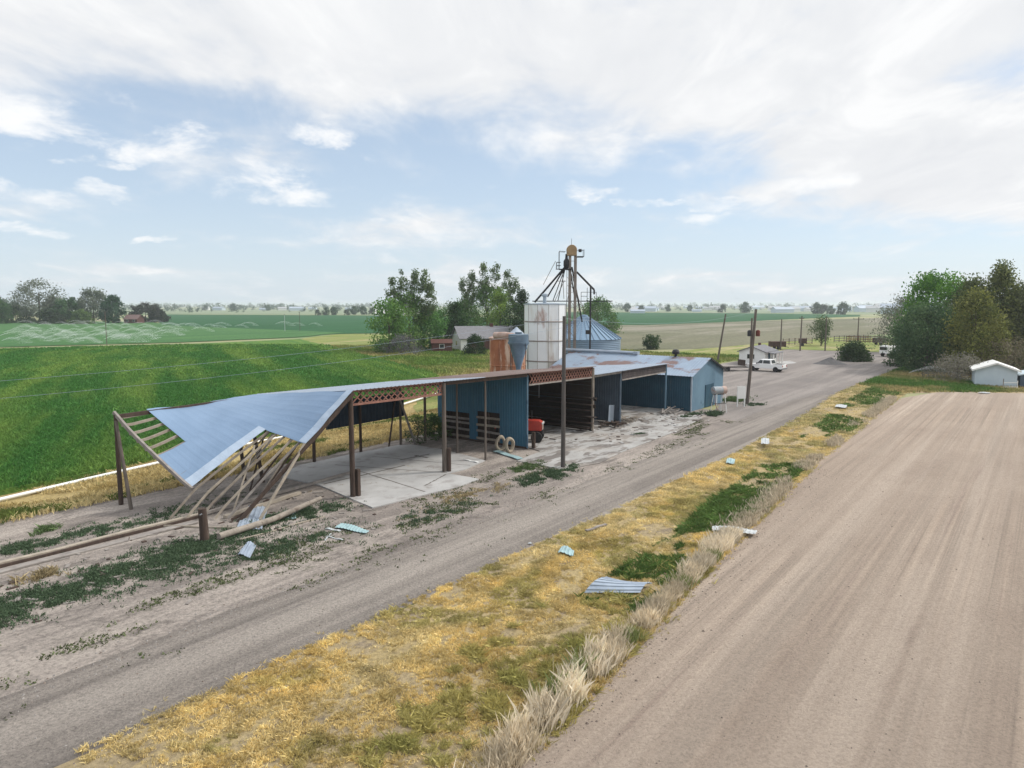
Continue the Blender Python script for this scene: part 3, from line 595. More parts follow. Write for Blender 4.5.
m = MB(); m.tube([E(577.5, 251.8, -.2), E(580.4, 251.8, -.2)], .18, 10); m.build('motor', 'dark', el, smooth=True)
m = MB(); m.box((E(572, 301.2).x, .3, E(0, 301.2).z), ((607 - 526) * kx * .98, .8, .1)); 
for x0, y0, x1, y1 in ((580.5, 292.4, 595.5, 292.4), (580.5, 296.4, 586.5, 296.4), (580.5, 292.4, 580.5, 301), (586.5, 288, 586.5, 301), (595.5, 292.4, 595.5, 301)):
    m.bar(E(x0, y0, -.1), E(x1, y1, -.1), .05)
m.build('catwalk', 'dark', el)
mt_ = thing('steel_mast', 'thin dark steel mast carrying the right end of the elevator catwalk', 'mast', bin_px(590, 79.2))
m = MB(); zt_ = 10 + (305 - 287) * 79.2 / F_PX; m.tube([(0, 0, 0), (0, 0, zt_)], .10, 8); m.build('pole', 'dark', mt_, smooth=True)
m = MB(); m.box((-.25, -.12, 7.0), (.5, .3, .45)); m.build('control_box', 'dark', mt_)
# ------------------------------------------------------------------ poles and wires
def utility_pole(label, px, py, ytop, lean=(0, 0), arm=None, trans=0, r=.15, mt='pole'):
    b = G(px, py); d = b.y; z = 10 + (305 - ytop) * d / F_PX
    t = thing('utility_pole', label, 'utility pole', b, 0, 'wooden utility poles')
    m = MB(); m.tube([(0, 0, -.2), (lean[0] * .5, lean[1] * .5, z / 2), (lean[0], lean[1], z)], [r * 1.15, r, r * .8], 10); m.build('pole', mt, t, smooth=True)
    if arm:
        m = MB(); m.bar((lean[0] - arm, 0, z - .5), (lean[0] + arm, 0, z - .5), .1, .13); m.build('crossarm', 'pole', t)
        for s in (-.9, .9):
            m = MB(); m.lathe([(.06, 0), (.09, .08), (.05, .18)], 8, (lean[0] + arm * s, 0, z - .44)); m.build('insulator', 'grey_siding', t)
    for k in range(trans):
        zz = 10 + (305 - 333) * d / F_PX
        m = MB(); x = (-.42, .42)[k] + lean[0] * .75; m.lathe([(.17, -.3), (.21, -.27), (.21, .22), (.17, .27), (.06, .33)], 14, (x, 0, zz)); m.build('transformer', 'rust_dark' if k else 'dark', t, smooth=True)
    return t
M['rust_dark'] = mat('red_brown_paint', (.13, .035, .025), (.08, .025, .02), 3)
P1 = utility_pole('tall bare wooden pole standing in front of the open machine shed bay', 563, 468, 316, mt='pole_grey', r=.125)
P2 = utility_pole('leaning dark utility pole with two round transformers beside the blank sign', 747, 404, 309, (.55, 0), 0, 2, .16)
utility_pole('thin utility pole close behind the pole with transformers', 749.5, 385, 318, r=.13)
P3 = utility_pole('strongly leaning utility pole behind the blue gabled building', 717.5, 361, 314, (1.2, 0), 0, 0, .17)
utility_pole('short utility pole behind the small white house', 780.5, 350, 319, r=.15)
utility_pole('utility pole with pale box near its top beyond the gravel lot', 800, 351, 316, (.1, 0), .5, 0, .15)
utility_pole('slim utility pole standing before the round green tree', 825, 351, 317, r=.14)
P4 = utility_pole('utility pole with wide crossarm by the rusty corral', 857.5, 342, 317, arm=1.5, r=.16)
for lab, px, py, yt in (('dark lone post in the watered field by the crop edge', 107, 345.5, 312), ('slim pale post standing in the far dark green field', 285, 331.5, 314.5), ('dark slim post in the far dark green field', 300, 331.5, 312)):
    b = G(px, py); t = thing('field_post', lab, 'post', b, 0, 'posts in the fields')
    z = 10 + (305 - yt) * b.y / F_PX; m = MB(); m.tube([(0, 0, -.1), (0, 0, z)], .09, 8); m.build('pole', 'sheet_pale' if 'pale' in lab else 'pole', t, smooth=True)
    m = MB(); m.box((0, 0, z), (.5, .12, .12)); m.build('cap', 'pole', t)
def wire(p, q, sag, label, r=.006):
    m = MB(); p, q = Vector(p), Vector(q); m.tube([p.lerp(q, i / 24) - Vector((0, 0, sag * 4 * (i / 24) * (1 - i / 24))) for i in range(25)], r, 5)
    tag(m.build('overhead_wire', 'galv'), label, 'wire', 'overhead wires')
top1 = Vector((3.15, 42.98, 9.2))
wire(top1, (-40, 19.5, 6.6), .9, 'upper pale wire running over the green crop to the bare pole')
wire(top1 - Vector((0, 0, .55)), (-40, 19.5, 5.9), 1.0, 'lower pale wire running over the green crop to the bare pole')
p2t = G(747, 404) + Vector((.55, 0, 9.4)); p3t = G(717.5, 361) + Vector((1.2, 0, 14))
wire(p2t, top1, .7, 'wire between the bare pole and the transformer pole'); wire(p2t, p3t, .8, 'wire between the transformer pole and the leaning pole')

# ------------------------------------------------------------------ sign, tank, small stuff
b = G(741, 407); t = thing('sign_board', 'blank white board on two white legs beside the leaning transformer pole', 'sign', b, R(12))
m = MB(); m.box((0, 0, 1.45), (.92, .05, 1.25)); m.build('panel', 'white', t, bevel=.01)
for x in (-.38, .38):
    m = MB(); m.box((x, .05, .75), (.1, .1, 1.7)); m.build('leg', 'white', t)
b = G(718.5, 412.5); t = thing('fuel_tank', 'old pale fuel tank with rusty end on a leggy stand by the blue gable', 'tank', b, R(20))
m = MB(); m.tube([(-.70, 0, 2.1), (-.68, 0, 2.1), (.68, 0, 2.1), (.70, 0, 2.1)], [.30, .36, .36, .30], 18); m.build('tank', 'tank_paint', t, smooth=True)
m = MB(); m.tube([(.25, 0, 2.1), (.66, 0, 2.1)], .375, 18); m.build('band', 'rust_pale', t, smooth=True)
for x in (-.5, .5):
    for y in (-.3, .3):
        m = MB(); m.bar((x * 1.15, y * 1.5, 0), (x * .85, y * .8, 1.8), .05); m.build('leg', 'white', t)
m = MB(); m.bar((-.55, -.38, .9), (.55, -.38, .9), .05); m.bar((-.52, -.4, .9), (-.52, .4, .9), .05); m.bar((-.6, 0, 1.72), (.6, 0, 1.72), .08); m.build('frame', 'dark', t)
m = MB(); m.tube([(-.55, -.1, 1.7), (-.7, -.4, 1.0), (-.5, -.5, .3), (-.2, -.5, .1)], .03, 6); m.build('hose', 'rust', t, smooth=True)

# tractor: hood out of the bay, facing the road
b = W(41.55, 30.75); t = thing('tractor', 'old red tractor parked in the machine shed with its nose in the doorway', 'tractor', b, ROT - R(62))
m = MB(); m.prism([(-.1, -.36, .85), (1.75, -.32, .85), (1.8, -.32, 1.5), (1.6, -.33, 1.62), (-.1, -.36, 1.66)], (0, .68, 0)); m.build('hood', 'red', t, bevel=.05)
m = MB(); m.box((1.82, .0, 1.2), (.05, .52, .52)); m.build('grille', 'rust_pale', t)
for y in (-.27, .27):
    m = MB(); m.tube([(1.8, y, 1.42), (1.9, y, 1.42)], .09, 10); m.build('headlight', 'white', t, smooth=True)
m = MB(); m.box((.7, 0, .72), (2.3, .4, .3)); m.box((-.8, 0, .75), (.9, .55, .55)); m.build('chassis', 'dark', t)
def wheel(parent, c, r, w, rim='red', ax='y', nm='wheel', lugs=0):
    c = Vector(c); o = thing(nm, None, None, c); 
    if parent: o.parent = parent
    pr = [(r * .6, -w / 2), (r * .92, -w / 2), (r, -w * .36), (r, w * .36), (r * .92, w / 2), (r * .6, w / 2)]
    m = MB(); m.lathe(pr, 24)
    for k in range(lugs):
        a = 2 * math.pi * k / lugs; m.box((math.cos(a) * r, math.sin(a) * r, 0), (.05, .06, w * .9), a)
    ty = m.build('tyre', 'rubber', None, smooth=True)
    m = MB(); m.lathe([(r * .61, -w * .3), (r * .55, -w * .1), (r * .2, -w * .12), (.02, -w * .3)], 18, cap=False); m.lathe([(r * .61, w * .3), (r * .55, w * .1), (r * .2, w * .12), (.02, w * .3)], 18, cap=False); ri = m.build('rim', rim, None, smooth=True)
    for q in (ty, ri):
        q.parent = o; q.rotation_euler = (R(90), 0, 0)
    return o
for y in (-.8, .8): wheel(t, (-.75, y, .75), .75, .38, 'white', lugs=18)
for y in (-.62, .62): wheel(t, (1.45, y, .42), .42, .22, 'dark')
m = MB(); m.bar((1.45, -.6, .45), (1.45, .6, .45), .1); m.build('front_axle', 'dark', t)
for y in (-.8, .8):
    m = MB(); m.tube([(-.75 + .85 * math.cos(a), y, .75 + .85 * math.sin(a)) for a in [R(20 + 14 * k) for k in range(11)]], .10, 6); m.build('fender', 'red', t, smooth=True)
m = MB(); m.box((-.75, 0, 1.15), (.45, .45, .1)); m.box((-.98, 0, 1.35), (.08, .45, .35)); m.build('seat', 'dark', t, bevel=.03)
m = MB(); m.tube([(-.35, 0, 1.5), (-.05, 0, 1.25)], .025, 6); m.build('steering_column', 'dark', t)
o = m = MB(); m.tube([(-.36 + .1 * math.cos(a) * .4, .2 * math.sin(a), 1.52 + .18 * math.cos(a)) for a in [2 * math.pi * k / 16 for k in range(17)]], .018, 6); m.build('steering_wheel', 'dark', t)
m = MB(); m.tube([(1.0, .12, 1.6), (1.0, .12, 2.3)], .04, 8); m.build('exhaust_pipe', 'dark', t, smooth=True)

# pale rolls against the blue wall
for lab, px, dy, rz in (('pale ring shaped roll leaning at the blue wall, left of two', 500.5, 451.5, 20), ('pale ring shaped roll leaning at the blue wall, right of two', 509.5, 453, 35)):
    p = G(px, dy); m = MB()
    n1, n2 = 22, 8; ma, mi = .44, .135; vs = []
    for i in range(n1):
        a = 2 * math.pi * i / n1; wob = 1 + .05 * math.sin(3 * a + px)
        for j in range(n2):
            q = 2 * math.pi * j / n2; vs.append((.66 * (ma + mi * math.cos(q)) * math.cos(a) * wob, .17 * math.sin(q), .56 + (ma + mi * math.cos(q)) * math.sin(a) * wob))
    m.add(vs, [(i * n2 + j, ((i + 1) % n1) * n2 + j, ((i + 1) % n1) * n2 + (j + 1) % n2, i * n2 + (j + 1) % n2) for i in range(n1) for j in range(n2)])
    tag(m.build('hose_roll', 'tan_roll', smooth=True, loc=p, rz=R(rz)), lab, 'roll', 'pale rolls by the blue wall')

# irrigation pipe along the crop
m = MB(); pts = [W(-38, 43.8), W(-12, 44.2), G(0, 503), G(80, 484), G(160, 466), G(230, 450), G(315, 433), G(380, 414), G(438, 395)]
m.tube([p + Vector((0, 0, .2 + .03 * math.sin(i * 2))) for i, p in enumerate(pts)], .095, 10)
tag(m.build('irrigation_pipe', 'white', smooth=True), 'long white irrigation pipe lying along the edge of the green crop', 'pipe')

# ------------------------------------------------------------------ lumber, debris
def piece(name, p, q, w, h, mt, label, cat, lift=0.0, group=None, lift2=None):
    a = G(*p) + Vector((0, 0, h / 2 + lift)); b_ = G(*q) + Vector((0, 0, h / 2 + (lift if lift2 is None else lift2))); m = MB()
    k = 6; pts = [a.lerp(b_, i / k) + Vector((0, 0, .02 * math.sin(i * 1.7 + p[0]))) for i in range(k + 1)]
    for x, y in zip(pts, pts[1:]): m.bar(x, y, w, h)
    return tag(m.build(name, mt), label, cat, group)
m = MB(); a, b_ = G(219, 541), G(321, 509); m.tube([a + Vector((0, 0, .2)), a.lerp(b_, .5) + Vector((0, 0, .22)), b_ + Vector((0, 0, .55))], [.15, .14, .11], 10)
tag(m.build('log', 'wood_log', smooth=True), 'thick pale pole lying on the ground from the short post toward the slab', 'log')
piece('plank', (-30, 573), (206, 514), .24, .08, 'wood_pale', 'long pale plank reaching from the left edge of the yard, upper of a pair', 'plank', .05)
piece('plank', (-20, 578), (196, 523), .42, .06, 'wood_grey', 'wide grey plank beside the long pale plank in the yard', 'plank', .02)
piece('plank', (-10, 571), (200, 518), .10, .12, 'wood_dark', 'dark narrow beam lying between the two long pale planks', 'plank', .02)
piece('plank', (206, 516), (352, 475), .14, .14, 'wood_grey', 'long grey beam lying from the collapsed purlins onto the slab', 'beam', .10)
piece('plank', (225, 519), (300, 495), .22, .14, 'wood_pale', 'pale beam lying under the fallen roof end', 'beam', .05)
piece('plank', (150, 527), (262, 530), .05, .08, 'wood_pale', 'thin pale stick lying behind the short post', 'stick', .02)
piece('plank', (240, 541), (325, 517), .08, .05, 'wood_pale', 'thin pale stick lying along the thick pole', 'stick', .02)
piece('plank', (325, 541), (331, 535), .06, .04, 'sheet_pale', 'short white stick crossing another beside the teal sheet', 'stick', .02)
piece('plank', (326, 537), (343, 541), .06, .04, 'sheet_pale', 'white stick lying crosswise below the teal sheet', 'stick', .02)
piece('plank', (326, 529), (340, 532), .14, .04, 'sheet_pale', 'white stick poking out of the left end of the teal sheet', 'stick', .02)
piece('plank', (464, 461), (478, 464), .14, .05, 'white', 'small pale board at the back of the slab', 'board', .08)
piece('plank', (586, 533.5), (606, 526.5), .14, .05, 'wood_grey', 'weathered board lying in the grass along the gravel road', 'board', .10)
piece('plank', (496, 452), (520, 460), .45, .05, 'teal_sheet', 'pale blue board lying before the blue end wall', 'board', .06)
b = G(205, 541); t = thing('stub_post', 'short thick dark post standing alone at the end of the thick pale pole', 'post', b)
m = MB(); m.tube([(0, 0, -.1), (-.03, 0, .8), (-.06, 0, 1.42)], [.20, .18, .17], 10); m.build('post', 'wood_dark', t, smooth=True)
m = MB(); m.tube([(.02, -.19, 1.25), (-.06, -.24, 1.2)], .03, 6); m.build('bolt', 'chrome', t)

def sheet_metal(corners, mt, label, bend=.0, pitch=.18, group=None, lift=.06, h=.02, name='metal_sheet', curl=0.0):
    c = [Vector(q) for q in corners]; f = bil(*c)
    Lx = (c[1] - c[0]).length
    def fn(s, t): return f(s, t) + Vector((0, 0, lift + bend * math.sin(s * math.pi) + curl * (s ** 3) + .02 * math.sin(7 * s + 5 * t)))
    m = MB(); m.corr(fn, 0, 1, 0, 1, pitch, Lx, 5, h)
    return tag(m.build(name, mt, thick=.012), label, 'metal sheet', group)
GS = 'scattered metal sheets'
m = MB()
def lie(px, py, z=0.0): return G(px, py, z)
c0, c1, c2, c3 = lie(584, 596), lie(640, 596), lie(652, 587), lie(606, 588.5)
f = bil(c0, c1, c2, c3); m.corr(lambda s, t: f(t, s) + Vector((0, 0,   .12 + .16 * math.sin(math.pi * s) + .30 * (1 - t) ** 2 * s)), 0, 1, 0, 1, .14, .9, 6, .025)
tag(m.build('metal_sheet', 'sheet_blue', thick=.012), 'large grey corrugated sheet arched over a green clump in the verge', 'metal sheet', GS)
sheet_metal([lie(558, 556), lie(573, 560), lie(574, 554), lie(562, 549)], 'teal_sheet', 'pale blue metal scrap lying in yellow grass next to the road', .05, group=GS, lift=.14)
sheet_metal([lie(335, 529), lie(366, 535), lie(369, 532), lie(341, 524)], 'teal_sheet', 'bright teal sheet lying on bare dirt near the slab', .03, group=GS)
sheet_metal([lie(238, 556), lie(250, 560), lie(256, 547), lie(247, 543)], 'sheet_blue', 'blue grey sheet scrap lying below the thick pale pole', .06, group=GS)
sheet_metal([lie(236, 531), lie(262, 531), lie(268, 508), lie(246, 508)], 'sheet_blue', 'corrugated sheets lying on the ground under the fallen roof', .04, .22, GS, h=.04)
sheet_metal([lie(282, 520), lie(296, 520), lie(296, 512), lie(284, 512)], 'teal_sheet', 'small teal sheet lying behind the thick pale pole', .02, group=GS)
sheet_metal([lie(712, 535), lie(755, 539), lie(757, 535), lie(712, 530)], 'sheet_pale', 'long white panel lying at the edge of the dirt field', .05, group=GS, lift=.20)
sheet_metal([lie(761, 449), lie(769, 449), lie(769, 443), lie(761, 443)], 'sheet_pale', 'square white panel propped in the verge grass', .02, group=GS, lift=.35)
sheet_metal([lie(726, 465), lie(734, 466), lie(735, 461), lie(727, 460)], 'teal_sheet', 'small pale panel at the roadside edge of the verge', .02, group=GS, lift=.12)
sheet_metal([lie(835, 409), lie(846, 410), lie(847, 407), lie(836, 406.5)], 'sheet_pale', 'white scrap in the far verge beside the grey shed track', .02, group=GS, lift=.2)
sheet_metal([lie(978, 393.9), lie(990, 394.2), lie(990, 393.2), lie(979, 393)], 'sheet_pale', 'flat white panel on the ground before the pale shed', .02, group=GS, lift=.1)
sheet_metal([lie(528, 545), lie(531, 545.5), lie(531.5, 544.3), lie(528.5, 544)], 'sheet_pale', 'tiny white scrap on the gravel road edge', .02, group=GS, lift=.06)
# rubble on the bay slab: many broken bits nobody could count
m = MB(); rr_ = random.Random(4)
for _ in range(200):
    u, v = rr_.uniform(43, 63), rr_.gauss(26.6, 1.7)
    if v < 22.5 or v > 31: continue
    s = rr_.uniform(.04, .2); m.m = rr_.choice((0, 1, 1, 2)); m.box(W(u, v, .06 + s * .12), (s * rr_.uniform(1, 3), s, s * .35), rr_.uniform(0, 3.1), rr_.uniform(-.2, .2))
for _ in range(160):
    u, v = rr_.uniform(8, 24), rr_.gauss(29, 2.5); s = rr_.uniform(.05, .16); m.m = rr_.choice((0, 2, 2)); m.box(W(u, v, .02 + s * .12), (s * rr_.uniform(1, 4), s, s * .35), rr_.uniform(0, 3.1), rr_.uniform(-.2, .2))
tag(m.build('rubble', ['wood_dark', 'concrete', 'wood_grey']), 'broken bits of wood and concrete scattered on the yard', None, None, 'stuff')
for lab, u, v, sx, mt in (('heap of brown boards at the partition of the low shed', 54.2, 28.3, 1.6, 'wood'), ('heap of grey wreckage by the dark blue side wall', 60.6, 27.6, 1.7, 'wood_grey'), ('heap of dark scrap at the foot of the leaning sheet', 51.2, 28.3, 1.0, 'wood_dark')):
    m = MB(); 
    for k in range(26):
        q = W(u + rr_.gauss(0, .5) * sx, v + rr_.gauss(0, .4), .08 + rr_.random() * .35); d = Vector((rr_.uniform(-1, 1), rr_.uniform(-1, 1), rr_.uniform(-.2, .25))) * .7
        m.bar(q - d, q + d, rr_.uniform(.06, .16), .05)
    tag(m.build('scrap_heap', mt), lab, 'scrap heap')
m = MB(); q = G(688, 436)

m = MB(); rr_ = random.Random(12)
for _ in range(1100):
    u = rr_.uniform(8, 46); v = float(np.interp(u, [-40, 11.6, 24, 48, 91], [6.0, 8.5, 9.5, 11.2, 12.3])) - abs(rr_.gauss(0, 1)) * rr_.choice((.5, .5, 6)); sc_ = rr_.uniform(.010, .036) * (1.6 if rr_.random() < .08 else 1); c = W(u, v, .032)
    vs = [c + Vector((math.cos(a + u) * sc_ * rr_.uniform(.6, 1.4), math.sin(a + u) * sc_ * rr_.uniform(.6, 1.4), -.005)) for a in (0, 1.57, 3.14, 4.71)] + [c + Vector((rr_.uniform(-.3, .3) * sc_, rr_.uniform(-.3, .3) * sc_, sc_ * rr_.uniform(.5, 1.1)))]
    m.add(vs, [(0, 1, 4), (1, 2, 4), (2, 3, 4), (3, 0, 4)])
tag(m.build('dirt_clods', 'clod'), 'small clods and stones on the bare dirt field', None, None, 'stuff')
m = MB(); rr_ = random.Random(13)
for _ in range(2400):
    u = rr_.uniform(2, 50); v = rr_.choice((16.5, 20.6, 20.6)) + rr_.gauss(0, .45) if rr_.random() < .7 else rr_.uniform(16, 26); sc_ = rr_.uniform(.012, .045); c = W(u, v, .026); m.m = rr_.choice((0, 1, 1))
    vs = [c + Vector((math.cos(a + u) * sc_ * rr_.uniform(.6, 1.4), math.sin(a + u) * sc_ * rr_.uniform(.6, 1.4), -.005)) for a in (0, 1.57, 3.14, 4.71)] + [c + Vector((0, 0, sc_ * rr_.uniform(.5, .9)))]
    m.add(vs, [(0, 1, 4), (1, 2, 4), (2, 3, 4), (3, 0, 4)])
tag(m.build('loose_stones', ['clod', 'stone']), 'loose stones along the gravel road', None, None, 'stuff')
# gravel mound
b = G(830, 364); m = MB(); n = 26; rings = 7; vs = [(0, 0, 1.15)]
for i in range(1, rings + 1):
    for j in range(n):
        a = 2 * math.pi * j / n; rr2 = i / rings; vs.append((math.cos(a) * 2.9 * rr2, math.sin(a) * 2.2 * rr2, 1.15 * (1 - rr2) ** 1.2 * (1 + .25 * mnoise.noise(Vector((math.cos(a) * 2, math.sin(a) * 2, rr2 * 3))))))
fs = [(0, 1 + j, 1 + (j + 1) % n) for j in range(n)] + [(1 + (i - 1) * n + j, 1 + i * n + j, 1 + i * n + (j + 1) % n, 1 + (i - 1) * n + (j + 1) % n) for i in range(1, rings) for j in range(n)]
m.add(vs, fs); M['dark_gravel'] = mat('dark_gravel', (.13, .125, .125), (.08, .078, .08), 3, bump=.6, bscale=14, bdist=.1)
tag(m.build('gravel_mound', 'dark_gravel', smooth=True, loc=b), 'low dark gravel mound on the lot before the dark green bush', 'mound')

# ------------------------------------------------------------------ houses and sheds
def gable_house(name, label, cat, loc, rz, ln, wd, hw, hr, wall, roof, over=.3, th=.16, group=None):
    """x runs along the ridge from the gable at x=0; y across from 0 to wd"""
    t = thing(name, label, cat, loc, rz, group); y2 = wd / 2
    m = MB(); m.prism([(0, 0, 0), (0, wd, 0), (0, wd, hw), (0, y2, hr), (0, 0, hw)], (ln, 0, 0)); m.build('wall', wall, t)
    m = MB(); sl = (hr - hw) / y2
    for s in (0, 1):
        ya = -over if s == 0 else wd + over; za = hw - sl * over
        m.prism([(-over, ya, za + .02), (-over, y2, hr + .02), (-over, y2, hr + th), (-over, ya, za + th)], (ln + 2 * over, 0, 0))
    r = m.build('roof', roof, t); return t, r
H, r_ = gable_house('white_house', 'small white house with grey roof and side porch beyond the pickup', 'house', W(120.1, 37.6), ROT, 6.2, 4.3, 2.15, 2.95, 'white', 'shingle')
def window(parent, c, w, h, axis):
    d = (.06, w + .16, h + .16) if axis == 'x' else (w + .16, .06, h + .16); m = MB(); m.box(c, d); f = m.build('window', 'white', parent)
    d = (.09, w, h) if axis == 'x' else (w, .09, h); m = MB(); m.box(c, d); m.build('pane', 'glass', f)
window(H, (-.02, 2.3, 1.35), 1.2, .75, 'x')
m = MB(); m.box((2.4, -.02, .95), (.9, .08, 1.85)); d_ = m.build('door', 'blue_dark', H)
window(H, (4.6, -.02, 1.3), .9, .9, 'y'); window(H, (5.75, -.02, 1.3), .6, .9, 'y')
m = MB(); m.box((5, 2.5, 3.1), (.4, .4, .7)); m.build('chimney', 'brick', H)
for x in (1.0, 2.7, 4.4, 6.0):
    m = MB(); m.box((x, -1.15, .95), (.14, .14, 1.9)); m.build('porch_post', 'white', H)
m = MB(); m.prism([(.6, -1.4, 1.9), (.6, -.32, 2.04), (.6, -.32, 2.12), (.6, -1.4, 1.98)], (5.5, 0, 0)); m.build('porch_roof', 'shingle', H)
sheet('house_slab', [G(770, 366.5), G(797, 363.2), G(790, 361), G(776, 362)], .045, 'concrete', .05, .4, 23)

T2, r_ = gable_house('pale_shed', 'small pale sided shed with thick white roof beneath the dark conifers', 'shed', G(974.5, 386.5) + Vector((0, 0, 0)), R(86), 5.0, 4.3, 2.0, 2.8, 'shed_pale', 'white', .35, .22)
T2.location = G(1016.5, 388); T2.rotation_euler = (0, 0, R(61))
T3, r_ = gable_house('grey_lean_shed', 'grey shed partly cut off by the right edge beside the pale shed', 'shed', G(1046, 389), R(61), 4, 2.6, 1.5, 1.9, 'grey_siding', 'shed_pale', .2, .15)
m = MB(); m.box((-.04, 1.3, 1.0), (.05, .1, 1.4)); m.build('trim', 'white', T3)
b = G(1010, 389); t = thing('rail_gate', 'low white rail gate standing in front of the pale shed', 'gate', b)
for x in (-.85, .85):
    m = MB(); m.box((x, 0, .5), (.07, .07, 1.0 if x > 0 else 1.5)); m.build('post', 'white' if x > 0 else 'wood_grey', t)
for z in (.25, .75):
    m = MB(); m.box((0, 0, z), (1.63, .05, .08)); m.build('rail', 'white', t)

F1, r_ = gable_house('farmhouse', 'white and brick farmhouse with grey hip of roof behind the rusty bin', 'house', G(466, 352), R(-4), 13, 8, 2.9, 5.2, 'white', 'shingle', .5)
b = G(461, 351.5); F1.location = b; F1.rotation_euler = (0, 0, R(18))
m = MB(); m.box((4.5, -.03, 1.3), (5.5, .1, 2.5)); m.build('brick_front', 'brick', F1)
window(F1, (2.0, -.03, 1.6), 1.3, 1.1, 'y'); window(F1, (8.6, -.03, 1.6), 1.4, 1.1, 'y'); window(F1, (-.02, 4, 1.6), 1.3, 1.1, 'x')
m = MB(); m.box((8, 4, 5.2), (.7, .7, 1.4)); m.build('chimney', 'brick', F1)
F2, r_ = gable_house('brick_outbuilding', 'low brown brick outbuilding shaded by trees left of the farmhouse', 'outbuilding', G(432, 352.5), R(8), 4.2, 4.0, 1.9, 2.6, 'brick', 'brick', .2)
window(F2, (2.1, -.03, 1.3), .9, .8, 'y')
F3, r_ = gable_house('brick_house', 'dark brick house with pale roof among the trees at far left', 'house', G(124, 323.4), R(-10), 8, 6, 2.4, 4.6, 'brick', 'brick_pale', .4)
window(F3, (2, -.03, 1.4), 1.2, 1.1, 'y'); window(F3, (6, -.03, 1.4), 1.2, 1.1, 'y')
F4, r_ = gable_house('hay_shelter', 'long white tarped shelter beyond the far green field by the trees', 'shelter', G(375, 316.0), R(6), 26, 15, 2.2, 6.5, 'white', 'white', .1)

# ------------------------------------------------------------------ vehicles
b = G(767.5, 371.5); rzt = math.atan2(4.0, -4.5)
pk = thing('pickup_truck', 'white crew cab pickup parked beside the small white house', 'pickup', b + Vector((0, .6, 0)), rzt); pk.scale = (.95, .95, .95)
m = MB(); m.prism([(-2.85, -.95, .5), (2.8, -.95, .5), (2.92, -.95, .75), (2.85, -.95, 1.12), (1.35, -.95, 1.22), (-2.9, -.95, 1.22), (-2.9, -.95, .55)], (0, 1.9, 0)); m.build('body', 'truck', pk, bevel=.08)
m = MB(); vs = [(1.45, 1.2), (.75, 1.88), (-.95, 1.92), (-1.2, 1.2)]
bot = [(1.45, -.92, 1.2), (1.45, .92, 1.2), (-1.2, .92, 1.2), (-1.2, -.92, 1.2)]; top = [(.75, -.74, 1.9), (.75, .74, 1.9), (-.98, .74, 1.92), (-.98, -.74, 1.92)]
m.add(bot + top, [(3, 2, 1, 0), (4, 5, 6, 7), (0, 1, 5, 4), (1, 2, 6, 5), (2, 3, 7, 6), (3, 0, 4, 7)]); m.build('cab', 'truck', pk, bevel=.06)
def pane(pts, nm='window'):
    m = MB(); p = [Vector(q) for q in pts]; n = (p[1] - p[0]).cross(p[2] - p[0]).normalized() * .03; m.prism([q - n * .5 for q in p], n); m.build(nm, 'glass', pk)
pane([(1.36, -.72, 1.30), (1.36, .72, 1.30), (.82, .62, 1.85), (.82, -.62, 1.85)], 'windscreen'); pane([(-1.20, -.7, 1.35), (-1.20, .7, 1.35), (-1.02, .62, 1.84), (-1.02, -.62, 1.84)])
for s in (-1, 1):
    pane([(1.18, s * .92, 1.30), (.30, s * .92, 1.30), (.30, s * .79, 1.80), (.72, s * .79, 1.80)]); pane([(.18, s * .92, 1.30), (-.95, s * .92, 1.30), (-.85, s * .79, 1.80), (.18, s * .79, 1.80)])
    m = MB(); m.box((1.15, s * 1.02, 1.32), (.12, .16, .2)); m.build('mirror', 'dark', pk)
    m = MB(); m.box((-2.9, s * .82, .98), (.06, .16, .32)); m.build('taillight', 'red_lens', pk)
    m = MB(); m.box((2.86, s * .72, .92), (.08, .3, .16)); m.build('headlight', 'chrome', pk)
m = MB(); m.box((-2.02, 0, 1.16), (1.55, 1.6, .14)); m.build('bed', 'dark', pk)
for x in (-3.0, 2.98):
    m = MB(); m.box((x, 0, .58), (.14, 1.86, .24)); m.build('bumper', 'chrome', pk, bevel=.04)
m = MB(); m.box((2.92, 0, .9), (.05, 1.1, .3)); m.build('grille', 'dark', pk)
for x in (-1.85, 1.9):
    for y in (-.86, .86): wheel(pk, (x, y, .42), .42, .28, 'chrome')
b = G(891, 356.5); bx = thing('box_truck', 'white truck half hidden behind dark trees at the end of the road', 'truck', b, R(200))
m = MB(); m.box((1.2, 0, 1.35), (1.7, 2.0, 1.6)); m.build('cab', 'truck', bx, bevel=.12)
m = MB(); m.box((1.9, 0, 1.6), (.4, 1.7, .6)); m.build('windscreen', 'glass', bx)
m = MB(); m.box((-2.2, 0, 1.35), (4.6, 2.1, 1.5)); m.build('cargo_box', 'truck', bx, bevel=.05)
m = MB(); m.box((-.8, 0, .62), (6, .8, .2)); m.build('chassis', 'dark', bx)
for x in (1.2, -2.9):
    for y in (-.9, .9): wheel(bx, (x, y, .42), .42, .26, 'chrome')
